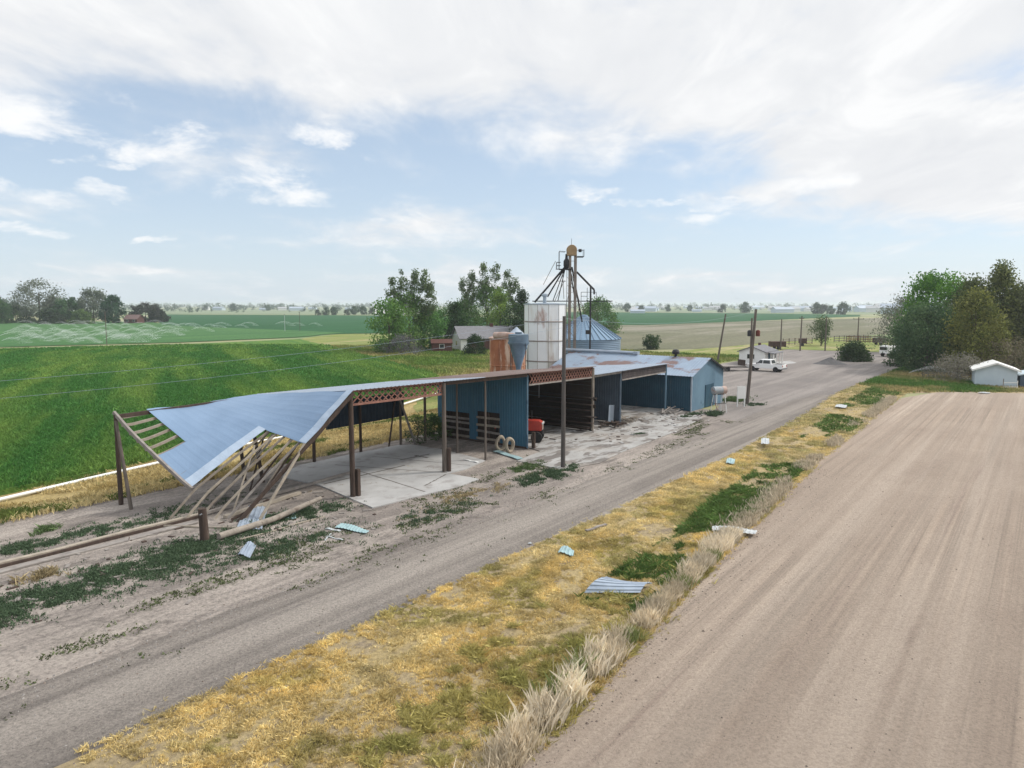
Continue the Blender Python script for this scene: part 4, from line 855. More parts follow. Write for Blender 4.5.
# corral and rusty kit beyond the lot
def rail_fence(label, p, q, h, nrail, mt, npost, group='corral fences'):
    t = thing('rail_fence', label, 'fence', p, 0, group); d = Vector(q) - Vector(p)
    for i in range(npost):
        m = MB(); x = d * i / (npost - 1); m.tube([x, x + Vector((0, 0, h))], .1, 6); m.build('post', 'pole', t)
    for k in range(nrail):
        z = h * (.25 + .65 * k / max(1, nrail - 1)); m = MB(); m.bar(Vector((0, .1, z)), d + Vector((0, .1, z)), .06, .2); m.build('rail', mt, t)
rail_fence('rusty brown board corral fence beyond the lot', G(846, 343.5), G(884, 343), 2.0, 4, 'rust_dark', 9)
rail_fence('yellowish rail fence left of the round tree', G(783, 345.5), G(812, 344), 1.7, 3, 'wood_pale', 6)
rail_fence('grey rail fence right of the round tree', G(834, 342.5), G(868, 341), 1.8, 3, 'wood_grey', 8)
for lab, px, py, w, mt in (('rusty brown stock trailer at the corral, left one', 777, 349.5, 3.4, 'rust_brown'), ('small red brown machine left of the round tree', 802.5, 346, 1.7, 'rust_brown'), ('tall brown hay feeder at the right end of the corral', 879, 345, 2.6, 'rust_brown')):
    t = thing('farm_trailer', lab, 'farm equipment', G(px, py), R(rnd.uniform(-15, 15)))
    m = MB(); m.box((0, 0, 1.25), (w, 1.8, 1.2)); m.build('box', mt, t, bevel=.06)
    m = MB(); m.bar((w / 2, 0, .6), (w / 2 + 1.1, 0, .5), .1); m.build('hitch', 'dark', t)
    for y in (-.95, .95): wheel(t, (-.2, y, .38), .38, .2, 'dark')
# old flat trailer behind the gable
t = thing('flat_trailer', 'weathered flat trailer standing behind the blue gabled building', 'trailer', G(728, 371), R(15))
m = MB(); m.box((0, 0, .75), (5, 2, .15)); m.build('deck', 'wood_grey', t)
m = MB(); m.box((0, 0, .6), (4.6, .9, .14)); m.bar((2.4, 0, .55), (3.8, 0, .45), .12); m.build('frame', 'dark', t)
m = MB(); m.box((2.3, 0, 1.25), (.1, 1.9, .9)); m.build('headboard', 'wood_dark', t)
for y in (-.9, .9): wheel(t, (-.6, y, .38), .38, .2, 'dark')
# ------------------------------------------------------------------ vegetation
def pip(poly, P):
    x, y = P[:, 0], P[:, 1]; inside = np.zeros(len(P), bool); n = len(poly)
    for i in range(n):
        x1, y1 = poly[i][0], poly[i][1]; x2, y2 = poly[(i + 1) % n][0], poly[(i + 1) % n][1]
        c = ((y1 > y) != (y2 > y)) & (x < (x2 - x1) * (y - y1) / ((y2 - y1) or 1e-9) + x1); inside ^= c
    return inside
def vnoise(P, scale, seed):
    """smooth value noise on points, 0..1"""
    g = np.random.default_rng(seed).random((64, 64)); q = P / scale; i = np.floor(q).astype(int); f = q - i; f = f * f * (3 - 2 * f)
    a = lambda dx, dy: g[(i[:, 0] + dx) % 64, (i[:, 1] + dy) % 64]
    return (a(0, 0) * (1 - f[:, 0]) + a(1, 0) * f[:, 0]) * (1 - f[:, 1]) + (a(0, 1) * (1 - f[:, 0]) + a(1, 1) * f[:, 0]) * f[:, 1]
def fbm(P, scale, seed): return .55 * vnoise(P, scale, seed) + .3 * vnoise(P, scale * .43, seed + 1) + .15 * vnoise(P, scale * .19, seed + 2)
def uvP(uv): return np.stack([SU * uv[:, 0] - CU * uv[:, 1], CU * uv[:, 0] + SU * uv[:, 1]], 1)
def tufts(P, h, w, col, nb, spread, lean, seed, z0=0.0):
    """nb bent blades per tuft; returns V, F, C"""
    g = np.random.default_rng(seed); n = len(P); k = n * nb
    base = np.repeat(P, nb, 0) + g.normal(0, 1, (k, 2)) * np.repeat(spread, nb)[:, None]
    hh = np.repeat(h, nb) * g.uniform(.55, 1.2, k); ww = np.repeat(w, nb) * g.uniform(.7, 1.3, k)
    a = g.uniform(0, 2 * np.pi, k); la = g.uniform(0, 2 * np.pi, k); ll = hh * np.abs(g.normal(0, lean, k))
    dx, dy = np.cos(a) * ww * .5, np.sin(a) * ww * .5; z = np.full(k, z0)
    lx, ly = np.cos(la) * ll, np.sin(la) * ll
    v = np.stack([np.stack([base[:, 0] - dx, base[:, 1] - dy, z], 1), np.stack([base[:, 0] + dx, base[:, 1] + dy, z], 1),
                  np.stack([base[:, 0] + dx * .7 + lx * .4, base[:, 1] + dy * .7 + ly * .4, z + hh * .6], 1), np.stack([base[:, 0] + lx, base[:, 1] + ly, z + hh], 1)], 1).reshape(-1, 3)
    f = (np.arange(k) * 4)[:, None] + np.array([0, 1, 2, 3])[None]
    c = np.repeat(np.clip(np.repeat(col, nb, 0) * g.uniform(.75, 1.25, (k, 1)), 0, 1), 4, 0)
    return v, f, c
def join(parts):
    V, Fs, Cs, b = [], [], [], 0
    for v, f, c in parts: V.append(v); Fs.append(f + b); Cs.append(c); b += len(v)
    return np.concatenate(V), np.concatenate(Fs), np.concatenate(Cs)
def lerp3(t, a, b): return np.array(a)[None] * (1 - t[:, None]) + np.array(b)[None] * t[:, None]
g0_ = np.random.default_rng(11)
STRAW, GOLD, OLIVE, GREEN, PALE, GREY = (.72, .60, .32), (.77, .59, .245), (.27, .28, .085), (.075, .135, .04), (.66, .57, .43), (.26, .22, .17)
edgeL = lambda u: np.interp(u, [-40, 11, 30, 48, 62, 74, 85], [16.6, 16.5, 16.2, 16.3, 16.9, 17.6, 18.6])
edgeR = lambda u: np.interp(u, [-40, 11.6, 24, 48, 91], [6.6, 8.5, 9.6, 11.2, 12.6])
parts = []
# verge: weedy yellow grass, thinning with distance
for u0, u1, dens, ws, nb in ((6, 22, 300, .50, 6), (22, 38, 170, .75, 6), (38, 60, 62, 1.3, 5), (60, 100, 20, 2.5, 5)):
    n = int((u1 - u0) * 8 * dens); uu = g0_.uniform(u0, u1, n); a = g0_.uniform(-.02, 1.035, n) + np.where(g0_.random(n) < .12, g0_.normal(0, .03, n), 0); vv = edgeR(uu) + (edgeL(uu) - edgeR(uu)) * a
    P = uvP(np.stack([uu, vv], 1)); uvp = np.stack([uu * .45, vv], 1)
    n1 = fbm(P, 2.2, 31); n2 = fbm(uvp + 40, 1.6, 35); n3 = fbm(uvp * [1, 1], 3.2, 39)
    cu = .65 * vnoise(P, .17 if u0 < 38 else .5, 33) + .35 * fbm(P, 1.1, 34); ccol = vnoise(P, .5, 44); bare = ((n1 < .33) & (a < .97)) | (n2 < .24) | (cu < .33); keep = ~bare | (g0_.random(n) < .04)
    far = np.clip((uu - 26) / 40, 0, 1)
    green = (a < .42 + .25 * far) & (a > .06) & (n3 > (.55 - .10 * far)) & (uu > 20) & (n1 > .38 - .1 * far) & (g0_.random(n) < .72)
    weed = (a < .55) & (uu < 25) & (n2 * .6 + ccol * .4 > .50 + .25 * a)
    t = np.clip((n2 - .3) / .35, 0, 1); col = lerp3(t, STRAW, GOLD)
    ol = np.clip((n1 - .55 + .12 * far) * 4, 0, .55) ; col = col * (1 - ol[:, None]) + np.array(OLIVE)[None] * ol[:, None]
    col[weed] = col[weed] * .35 + np.array(OLIVE) * .65; fs_ = (.35 * far)[:, None]; col = col * (1 - fs_) + np.array((.46, .42, .27)) * fs_
    col[green] = np.array(GREEN) * g0_.uniform(.8, 1.7, (int(green.sum()), 1)) + np.array((.02, .02, 0))
    col = col * (.62 + .6 * ccol[:, None]) * (.9 + .2 * g0_.random((n, 1)))
    h = np.where(green, .17, np.where(weed, .16, .085)) * (.5 + 2.2 * np.clip(cu - .36, 0, 1)) * (.8 + .5 * n1)
    parts.append(tufts(P[keep], h[keep], np.full(int(keep.sum()), .035 * ws) , col[keep], nb, np.full(int(keep.sum()), .055 * ws), .9, 50 + u0, .03))
v_, f_, c_ = join(parts); tag(np_mesh('verge_grass', v_, f_, c_, 'blade'), 'dry yellow grass with green weeds on the verge', None, None, 'stuff')
# tall pale grass along the dirt
parts = []
n = 7000; uu = g0_.uniform(7, 31, n); off = np.abs(g0_.normal(0, .34, n)); vv = edgeR(uu) + .12 + off
P = uvP(np.stack([uu, vv], 1)); nz = fbm(P, 1.8, 61); cu = fbm(P, .55, 63); k = (nz > .34) & (off < .05 + 1.2 * nz) & (cu > .37) ; P, nz, uk = P[k], nz[k], uu[k]
col = lerp3(np.clip((nz - .3) * 2.5, 0, 1), (.60, .51, .37), (.80, .71, .56)) * (.65 + .6 * vnoise(P, .5, 66)[:, None]); gm_ = vnoise(P, .9, 67) > .80; col[gm_] = np.array((.22, .26, .10))
parts.append(tufts(P, (.16 + .62 * nz) * g0_.uniform(.6, 1.25, len(P)) * (1 - .010 * (uk - 7)), np.full(len(P), .009), col, 7, np.full(len(P), .12), .30, 62, .03))
n = 3000; uu = g0_.uniform(30, 85, n); vv = edgeR(uu) + .1 + np.abs(g0_.normal(0, .4, n)); P = uvP(np.stack([uu, vv], 1)); nz = fbm(P, 3, 64); k = nz > .45; P = P[k]
parts.append(tufts(P, np.full(len(P), .33), np.full(len(P), .05), np.array(PALE)[None] * (.6 + .4 * g0_.random((len(P), 1))), 6, np.full(len(P), .12), .4, 65, .03))
v_, f_, c_ = join(parts); tag(np_mesh('tall_grass', v_, f_, c_, 'blade'), 'tall pale dry grass along the dirt field', None, None, 'stuff')
# weeds in the yard
parts = []
def patch(cx, cy, ru, rv, n, h, col, w=.06, nb=6, thr=.42, seed=1, lean=.9, spread=.10):
    u0, v0 = UV(G(cx, cy)); g = np.random.default_rng(seed * 97 + 5); q = g.normal(0, .55, (n, 2)) * [ru, rv] + [u0, v0]; P = uvP(q); nz = .45 * fbm(P, 1.5, seed + 70) + .55 * vnoise(P, .28, seed + 71); k = nz > thr + .17; P, nz = P[k], nz[k]
    parts.append(tufts(P, h * (.4 + .7 * nz), np.full(len(P), w * .8), np.array(col)[None] * g.uniform(.7, 1.4, (len(P), 1)), nb, np.full(len(P), spread), lean, seed, .02))
DG, LG, YG = (.070, .108, .060), (.10, .15, .06), (.32, .26, .15)
for i, (x, y, ru, rv, n, h, c) in enumerate(((40, 545, 5, .9, 2400, .10, DG), (150, 562, 4.2, 1.2, 4500, .11, DG), (90, 588, 5, 1.3, 3500, .09, DG), (30, 600, 5, 1.2, 2400, .08, DG), (200, 555, 4, 1.8, 2500, .08, DG), (285, 520, 2.6, 1.1, 2200, .15, DG), (250, 560, 2.2, .8, 900, .10, DG), (300, 540, 2.5, .8, 900, .10, DG),
        (50, 575, 1.0, .3, 260, .25, YG), (40, 532, .5, .3, 160, .25, LG), (430, 515, 3, .8, 1000, .10, DG), (470, 495, 3, .7, 700, .1, YG), (545, 477, 2.4, .7, 1500, .14, DG), (525, 468, 1.6, .5, 500, .15, LG), (565, 470, .9, .4, 400, .22, DG),
        (640, 434, 1, .4, 160, .12, DG), (690, 416, 1.8, .35, 260, .22, DG), (712, 415, 1.0, .5, 260, .4, DG), (735, 400, 2.0, 1.0, 600, .3, LG), (755, 405, 1.5, .8, 300, .2, DG), (390, 475, 4, 1.5, 60, .1, YG), (140, 520, 5, 1.0, 900, .08, DG))):
    patch(x, y, ru, rv, n, h, c, w=.06 if y > 440 else .10, seed=i + 1, thr=.40)
n = 9000; q = np.stack([g0_.uniform(2, 60, n), g0_.normal(23.2, 1.6, n)], 1); P = uvP(q); nz = fbm(np.stack([q[:, 0] * .3, q[:, 1]], 1), 1.3, 83); k = nz > .60; P = P[k]
parts.append(tufts(P, np.full(len(P), .06), np.full(len(P), .06), np.array((.09, .11, .05))[None] * g0_.uniform(.7, 1.6, (len(P), 1)), 5, np.full(len(P), .08), 1, 84, .02))
v_, f_, c_ = join(parts); tag(np_mesh('yard_weeds', v_, f_, c_, 'blade'), 'low green weeds scattered over the yard', None, None, 'stuff')
# dry grass strip by the pipe
parts = []
n = 26000; q = np.stack([g0_.uniform(5, 66, n), g0_.uniform(37.6, 46, n)], 1); P = uvP(q); poly = [W(-40, 38.0), W(20, 37.8), W(40, 38.2), W(50, 39), W(62, 43.5), W(64, 48), W(54, 48), G(440, 391), G(400, 404), G(315, 429), G(240, 444), G(160, 462), G(0, 499), W(-40, 45)]
k = pip([(p.x, p.y) for p in poly], P); P, q = P[k], q[k]; nz = fbm(P, 3, 91); n2 = fbm(np.stack([q[:, 0] * .25, q[:, 1]], 1), 1.4, 95)
k = nz > .33; P, nz, n2 = P[k], nz[k], n2[k]; col = lerp3(np.clip((n2 - .3) * 2.5, 0, 1), STRAW, (.44, .34, .14)); gr = n2 < .34; col[gr] = (.15, .19, .05); col = col * (.7 + .5 * g0_.random((len(P), 1)))
parts.append(tufts(P, .16 + .16 * nz, np.full(len(P), .06), col, 5, np.full(len(P), .13), .7, 97, .02))
v_, f_, c_ = join(parts); tag(np_mesh('dry_grass', v_, f_, c_, 'blade'), 'dry yellow grass between the yard and the crop', None, None, 'stuff')
# crop
parts = []; cp = [(p.x, p.y) for p in CROP]
for y0, y1, dens, w in ((33, 62, 30, .06), (62, 95, 13, .11), (95, 150, 4, .24), (150, 175, 1.4, .45)):
    xr = (-150, 2) if y1 > 90 else (-85, 2); n = int((xr[1] - xr[0]) * (y1 - y0) * dens); P = np.stack([g0_.uniform(*xr, n), g0_.uniform(y0, y1, n)], 1)
    k = pip(cp, P) & (np.abs(P[:, 0] / P[:, 1]) < 1.25); P = P[k]; q = np.stack([SU * P[:, 0] + CU * P[:, 1], -CU * P[:, 0] + SU * P[:, 1]], 1)
    ac, al = .90 * P[:, 0] + .43 * P[:, 1] + 400, -.43 * P[:, 0] + .90 * P[:, 1] + 400; st = fbm(np.stack([ac, al * .09], 1), 1.9, 101); nz = fbm(P + 400, 7, 105); st2 = vnoise(np.stack([ac, al * .04], 1), 5.5, 108)
    t = np.clip((st - .34) * 2.2 + (nz - .5) * .45 + (st2 - .5) * .7, 0, 1); col = lerp3(t, (.062, .180, .040), (.180, .290, .062)) * (.85 + .3 * g0_.random((len(P), 1)))
    parts.append(tufts(P, np.full(len(P), .24) + .12 * nz, np.full(len(P), w), col, 5, np.full(len(P), w * 2), .7, 107 + y0, .28))
v_, f_, c_ = join(parts); tag(np_mesh('crop_plants', v_, f_, c_, 'blade'), 'dense green crop plants standing in the near field', None, None, 'stuff')
# meadow and roadside grass far back
parts = []
n = 30000; P = np.stack([g0_.uniform(-60, 75, n), g0_.uniform(85, 175, n)], 1); mp = [G(300, 339), G(345, 335), G(560, 345), G(660, 353), G(760, 357), G(722, 362), W(70, 46), W(62, 47), G(430, 376), G(352, 353)]
k = pip([(p.x, p.y) for p in mp], P); P = P[k]; nz = fbm(P, 12, 111); col = lerp3(np.clip((nz - .3) * 2.5, 0, 1), (.36, .31, .13), (.12, .20, .04)) * (.75 + .5 * g0_.random((len(P), 1)))
parts.append(tufts(P, .2 + .3 * nz, np.full(len(P), .28), col, 5, np.full(len(P), .4), .6, 113, .03))
n = 16000; P = np.stack([g0_.uniform(44, 86, n), g0_.uniform(76, 116, n)], 1); mp = [W(85, 18.4), W(91, 12.6), G(935, 392.5), G(1030, 392.5), G(1060, 380), G(935, 372), G(905, 367), G(884, 375.5)]
k = pip([(p.x, p.y) for p in mp], P); P = P[k]; nz = fbm(P, 6, 121); n2 = fbm(P, 3, 125); col = lerp3(np.clip((nz - .38) * 4, 0, 1), (.40, .32, .15), (.08, .165, .035)) * (.75 + .5 * g0_.random((len(P), 1)))
parts.append(tufts(P, .15 + .3 * nz, np.full(len(P), .14), col, 5, np.full(len(P), .25), .6, 123, .03))
v_, f_, c_ = join(parts); tag(np_mesh('meadow_grass', v_, f_, c_, 'blade'), 'green and straw coloured grass of the meadow and far verge', None, None, 'stuff')

# trees
def crown_cloud(g, h, base, w, nc, nl, spread, prof, leaf, c0, c1, flat=1.0, vert=1.0):
    """clumps of leaf quads; prof(t) = relative radius at relative height t"""
    t = g.uniform(0, 1, nc); t = np.array([x for x in t]); rr = np.array([prof(x) for x in t]) * w / 2 * np.sqrt(g.uniform(.12, 1, nc)); a = g.uniform(0, 2 * np.pi, nc)
    cc = np.stack([rr * np.cos(a), rr * np.sin(a), base + t * (h - base)], 1)
    cs = g.uniform(.55, 1.35, nc) * spread; cl = g.random(nc)
    P = np.repeat(cc, nl, 0) + np.clip(g.normal(0, 1, (nc * nl, 3)), -1.7, 1.7) * np.repeat(cs, nl)[:, None] * [1, 1, vert] * .42
    P[:, 2] = np.maximum(P[:, 2], .05); k = len(P); s = leaf * g.uniform(.6, 1.3, k)
    d1 = g.normal(0, 1, (k, 3)); d1 /= np.linalg.norm(d1, axis=1)[:, None]; d2 = g.normal(0, 1, (k, 3)); d2 -= d1 * (d1 * d2).sum(1)[:, None]; d2 /= np.linalg.norm(d2, axis=1)[:, None]
    A, B = d1 * s[:, None], d2 * (s * .55 * flat)[:, None]
    V = np.stack([P + A, P + B, P - A, P - B], 1).reshape(-1, 3); Fq = (np.arange(k) * 4)[:, None] + np.arange(4)[None]
    tt = np.clip(np.repeat(cl, nl) * .8 + g.normal(.1, .08, k), 0, 1); C = np.repeat(lerp3(tt, c0, c1), 4, 0) * 1.45
    return (V, Fq, C), cc
PR = {'round': lambda t: math.sqrt(max(0, 1 - (2 * t - 1) ** 2)) * .95 + .05, 'egg': lambda t: math.sin(math.pi * (t * .85 + .12)) ** .7, 'cone': lambda t: (1 - t) ** .8 * .95 + .05,
      'column': lambda t: min(1, t * 5 + .35) * (1 - t ** 4), 'vase': lambda t: .35 + .65 * math.sin(math.pi * min(1, t * .9 + .12)), 'dome': lambda t: math.sqrt(max(0, 1 - t * t))}
def tree(label, loc, h, w, base=.15, nc=120, nl=55, spread=1.6, prof='round', leaf=.28, c0=(.03, .07, .02), c1=(.09, .15, .04), seed=1, name='broadleaf_tree', cat='tree', group=None, limbs=16, extra=(), trunk_r=None, vert=1.0, bark='bark'):
    g = np.random.default_rng(seed); t = thing(name, label, cat, loc, 0, group); tr = trunk_r or h * .022
    cl, cc = crown_cloud(g, h, base * h, w, nc, nl, spread, PR[prof], leaf, c0, c1, vert=vert); allp = [cl]; ccs = [cc]
    for (ox, oy, eh, eb, ew, enc, epr, ec0, ec1, esp) in extra:
        c2, q2 = crown_cloud(g, eh, eb, ew, enc, nl, esp, PR[epr], leaf, ec0, ec1, vert=1.3); c2[0][:, 0] += ox; c2[0][:, 1] += oy; q2[:, 0] += ox; q2[:, 1] += oy; allp.append(c2); ccs.append(q2)
    V, Fq, C = join(allp); o = np_mesh('crown', V, Fq, C, 'leaf', t)
    m = MB(); cc = np.concatenate(ccs); top = h * .8
    m.tube([(0, 0, -.2), (.06 * tr, 0, h * .2), (tr * .5, tr * .3, h * .5), (0, tr * .5, top)], [tr * 1.25, tr, tr * .6, tr * .15], 8)
    idx = g.permutation(len(cc))[:limbs]
    for i in idx:
        p = Vector(cc[i]); z0 = max(h * .12, min(p.z * .62, top)); s = Vector((0, 0, z0)); mid = s.lerp(p, .5) + Vector((0, 0, .06 * h * (1 if p.z > z0 else -.3))); r = tr * .42 * max(.25, 1 - z0 / h)
        m.tube([s, mid, p], [r, r * .65, r * .2], 5, cap=False)
    m.build('trunk', bark, t, smooth=True); return t
BG0, BG1 = (.022, .060, .016), (.085, .155, .035)
AG0, AG1 = (.060, .095, .045), (.13, .17, .08)
def poplar_tops(g, items, sp=1.0, c0=AG0, c1=AG1, nc=19): return [(ox, oy, eh, eb, ew, nc, 'egg', c0, c1, sp) for ox, oy, eh, eb, ew in items]
CG = 'trees around the farmhouse'
tree('tall airy cottonwood at the left end of the farmhouse trees', G(409, 351), 12.5, 9.8, .04, 105, 55, 1.8, 'egg', .24, (.045, .10, .026), (.12, .20, .055), 1, extra=poplar_tops(None, [(-3.6, 0, 15.2, 8, 2.6), (-1.2, 0, 17.2, 9, 2.4), (1.3, .6, 17.0, 9, 2.6), (3.6, 0, 17.4, 9, 2.4), (4.6, .5, 14.5, 8, 2.4)]), group=CG, limbs=24)
tree('bushy green tree at the foot of the left cottonwood', G(389, 353), 10.5, 8.5, .02, 90, 60, 1.9, 'round', .25, (.045, .11, .025), (.11, .20, .045), 2, group=CG)
tree('bright green rounded tree in the gap before the farmhouse', G(430, 350), 9.0, 8.0, .05, 80, 60, 1.7, 'round', .25, (.035, .10, .025), (.085, .18, .045), 3, group=CG)
tree('dark dense tree beside the brick outbuilding', G(456, 348), 10.0, 6.5, .03, 80, 60, 1.6, 'egg', .25, (.012, .035, .012), (.035, .075, .022), 4, group=CG)
tree('tall airy cottonwood with spreading tops behind the farmhouse', G(487, 344), 14.8, 12.5, .06, 125, 55, 1.9, 'egg', .25, (.036, .085, .026), (.10, .17, .05), 5, extra=poplar_tops(None, [(-6.0, 0, 16.0, 8, 2.6), (-3.6, 0, 18.0, 10, 2.8), (-.6, 0, 20.0, 10, 3.0), (2.4, 0, 20.3, 10, 2.8), (5.2, 0, 18.8, 9, 2.6), (7.4, 0, 16.6, 8, 2.2)], nc=22), group=CG, limbs=30)
tree('yellow green lighter tree in front of the tall cottonwood', G(500, 346), 13.0, 6.5, .25, 60, 60, 1.6, 'egg', .25, (.07, .13, .03), (.17, .24, .05), 6, group=CG)
tree('dark evergreen close to the left side of the white bin', G(522, 346), 13.2, 5.5, .03, 90, 60, 1.4, 'cone', .22, (.010, .026, .012), (.028, .055, .024), 7, group=CG, name='conifer_tree')
tree('low dark tree between the farmhouse and the rusty bin', G(517, 349), 9.5, 8.0, .03, 80, 60, 1.6, 'round', .25, (.010, .028, .010), (.03, .06, .02), 8, group=CG)
tree('mid green tree left of the tall cottonwood behind the farmhouse roof', G(466, 342), 11.5, 8.0, .05, 80, 60, 1.9, 'egg', .26, (.028, .07, .02), (.075, .14, .04), 21, group=CG)
tree('rounded dark shrub in front of the white farmhouse wall', G(476, 355), 3.6, 4.8, .02, 60, 60, .9, 'dome', .16, (.010, .03, .010), (.03, .055, .02), 9, name='shrub', cat='shrub')
tree('low green tree closing the gap between the two cottonwoods', G(446, 343), 8.5, 9.0, .02, 80, 60, 1.7, 'round', .25, (.03, .085, .022), (.085, .165, .045), 27, group=CG)
tree('grey twiggy thicket under the left cottonwood', G(401, 354.5), 3.6, 9.0, .02, 60, 40, 1.2, 'dome', .14, (.06, .065, .07), (.12, .12, .12), 10, name='shrub', cat='shrub', limbs=30)
tree('green tree rising behind the conical steel bin', G(597, 333), 11.5, 17, .03, 120, 60, 2.4, 'dome', .34, (.03, .085, .02), (.085, .155, .04), 11)
RG = 'trees at the right edge'
tree('bright green broad tree topping the right hand grove', G(936, 365), 14.4, 12.5, .05, 210, 95, 1.9, 'round', .21, (.022, .080, .012), (.105, .220, .032), 12, group=RG)
tree('dark grey green bushy tree in the middle of the right grove', G(925, 372), 9.4, 10.5, .02, 200, 80, 1.7, 'round', .18, (.022, .055, .024), (.085, .135, .058), 13, group=RG)
tree('grey feathery willow at the left end of the right grove', G(899, 353), 11.0, 10.5, .1, 110, 45, 2.0, 'egg', .20, (.075, .085, .065), (.15, .165, .12), 14, group=RG, limbs=30)
tree('golden olive cedar in front of the right grove', G(972, 376), 11.2, 8.0, .02, 230, 60, 1.25, 'egg', .17, (.036, .055, .016), (.200, .205, .055), 15, group=RG, name='conifer_tree', vert=1.5)
tree('tallest dark olive conifer of the right grove', G(994, 371), 15.2, 10.5, .03, 260, 60, 1.5, 'cone', .20, (.030, .048, .020), (.150, .170, .058), 16, group=RG, name='conifer_tree', vert=1.4, extra=((-3.6, .5, 13.4, 3, 7.5, 130, 'egg', (.034, .05, .02), (.11, .135, .045), 1.4), (3.4, .5, 12.6, 3, 6.5, 90, 'egg', (.034, .048, .02), (.11, .13, .05), 1.4)))
tree('brownish dark conifer cut by the right edge', G(1026, 372), 11.5, 9.5, .03, 170, 60, 1.6, 'egg', .20, (.038, .050, .026), (.115, .130, .06), 17, group=RG, name='conifer_tree', vert=1.3)
tree('pale grey bare thicket left of the pale shed', G(957, 381), 3.3, 8.0, .02, 90, 40, 1.1, 'dome', .12, (.10, .095, .075), (.20, .19, .15), 18, name='shrub', cat='shrub', limbs=40)
tree('reddish brown thicket rising behind the pale shed', G(1006, 379), 5.0, 11.0, .02, 90, 40, 1.3, 'dome', .13, (.07, .062, .04), (.14, .125, .08), 19, name='shrub', cat='shrub', limbs=40)
tree('low dark green bush at the left foot of the right grove', G(904, 366), 3.4, 5.5, .02, 60, 60, 1.1, 'dome', .16, (.015, .04, .016), (.045, .08, .03), 20, name='shrub', cat='shrub')
tree('round green tree by the corral beyond the lot', G(821, 346), 6.6, 5.2, .22, 60, 45, 1.3, 'round', .18, (.035, .06, .026), (.095, .13, .055), 22)
tree('dark green spreading bush at the end of the gravel lot', G(853.5, 361), 2.9, 5.4, .01, 90, 60, 1.1, 'dome', .18, (.014, .034, .014), (.045, .075, .025), 23, name='shrub', cat='shrub')
tree('lone round dark bush in the grass behind the low shed roof', G(652, 349.5), 3.0, 3.8, .02, 50, 60, .9, 'round', .16, (.015, .038, .015), (.045, .075, .03), 24, name='shrub', cat='shrub')
tree('small leafy bush at the back of the concrete slab', G(418, 443), 2.0, 2.0, .02, 34, 26, .5, 'egg', .07, (.035, .055, .025), (.10, .13, .06), 25, name='shrub', cat='shrub', limbs=20)
tree('weedy green bush at the left corner of the blue end wall', G(434, 438), 1.6, 2.4, .02, 40, 45, .5, 'dome', .09, (.03, .06, .02), (.09, .14, .05), 26, name='shrub', cat='shrub')
LGp = 'trees at the far left'
for i, (lab, x, y, h, w, b, pr, c0, c1) in enumerate((
        ('tallest grey leafed tree of the far left grove', 40, 323, 22.5, 24, .2, 'round', (.07, .085, .065), (.15, .165, .125)), ('grey green tree right of the tallest far left tree', 58, 323, 13.5, 15, .05, 'round', (.07, .085, .065), (.14, .155, .115)),
        ('green bushy tree in the middle of the far left grove', 70, 323.2, 13.5, 16, .03, 'round', (.025, .06, .025), (.06, .115, .045)), ('greyish tall tree right of the grove centre', 94, 323, 18, 16, .2, 'egg', (.06, .075, .055), (.13, .15, .105)),
        ('dark dense conical tree left of the brick house', 113, 323.4, 14.0, 13, .02, 'egg', (.012, .042, .022), (.035, .075, .04)), ('dark bare trees right of the brick house', 146, 322.5, 10.5, 17, .03, 'round', (.03, .035, .03), (.07, .072, .06)),
        ('dark low tree far right of the brick house', 159, 322.3, 7.0, 12, .03, 'dome', (.03, .04, .03), (.065, .075, .055)), ('mid green low tree near the left edge', 16, 323, 9.5, 17, .02, 'dome', (.035, .06, .03), (.09, .125, .06)),
        ('green tree cut by the left edge of the grove', -4, 324, 13, 14, .03, 'egg', (.02, .055, .02), (.06, .11, .04)), ('yellow green bush under the middle grove trees', 82, 324, 7.0, 12, .02, 'dome', (.05, .085, .03), (.10, .15, .05)), ('dark shrubby tree under the tallest tree', 50, 324, 7.5, 15, .02, 'dome', (.02, .035, .02), (.05, .07, .035)))):
    tree(lab, G(x, y), h, w, b, 85, 45, h * .17, pr, .55, c0, c1, 40 + i, group=LGp, limbs=14)
# far trees: one source, copies share its meshes
lab_ = 'small distant tree standing beyond the far fields'
srcs = [tree(lab_, (0, 0, 0), 10, 11, .04, 34, 34, 2.4, pr, .75, c0, c1, 60 + i, name='distant_tree', group='trees beyond the far fields', limbs=5) for i, (pr, c0, c1) in enumerate((('round', (.022, .05, .024), (.06, .10, .05)), ('egg', (.02, .045, .024), (.055, .09, .05)), ('dome', (.035, .05, .035), (.08, .10, .065))))]
spots = [(606, 312.3, 1.0), (627, 311.8, 1.1), (641, 311.8, .9), (668, 311.5, .9), (690, 311, .9), (722, 312.5, 1.0), (745, 312.8, 1.2), (816, 313.8, 1.1), (823, 313.8, 1.0), (831, 314.2, .8), (843, 314.5, 1.1),
         (318, 315.5, 0.54), (326, 315.2, 0.66), (334, 315.0, 0.72), (347, 315.0, 0.54), (354, 314.6, 0.78), (363, 314.6, 0.78), (372, 314.6, 0.66), (268, 310.6, .9), (233, 310.6, 1.1), (205, 310.4, .9), (5, 313.5, 1.5), (14, 313.4, 1.3), (-8, 313.5, 1.6)]
for i, (x, y, s) in enumerate(spots):
    p = G(x, y); k = i % 3; o = srcs[k] if i < 3 else dup(srcs[k], p, 0)
    o.location = p; o.rotation_euler = (0, 0, i * 1.7); o.scale = (s,) * 3
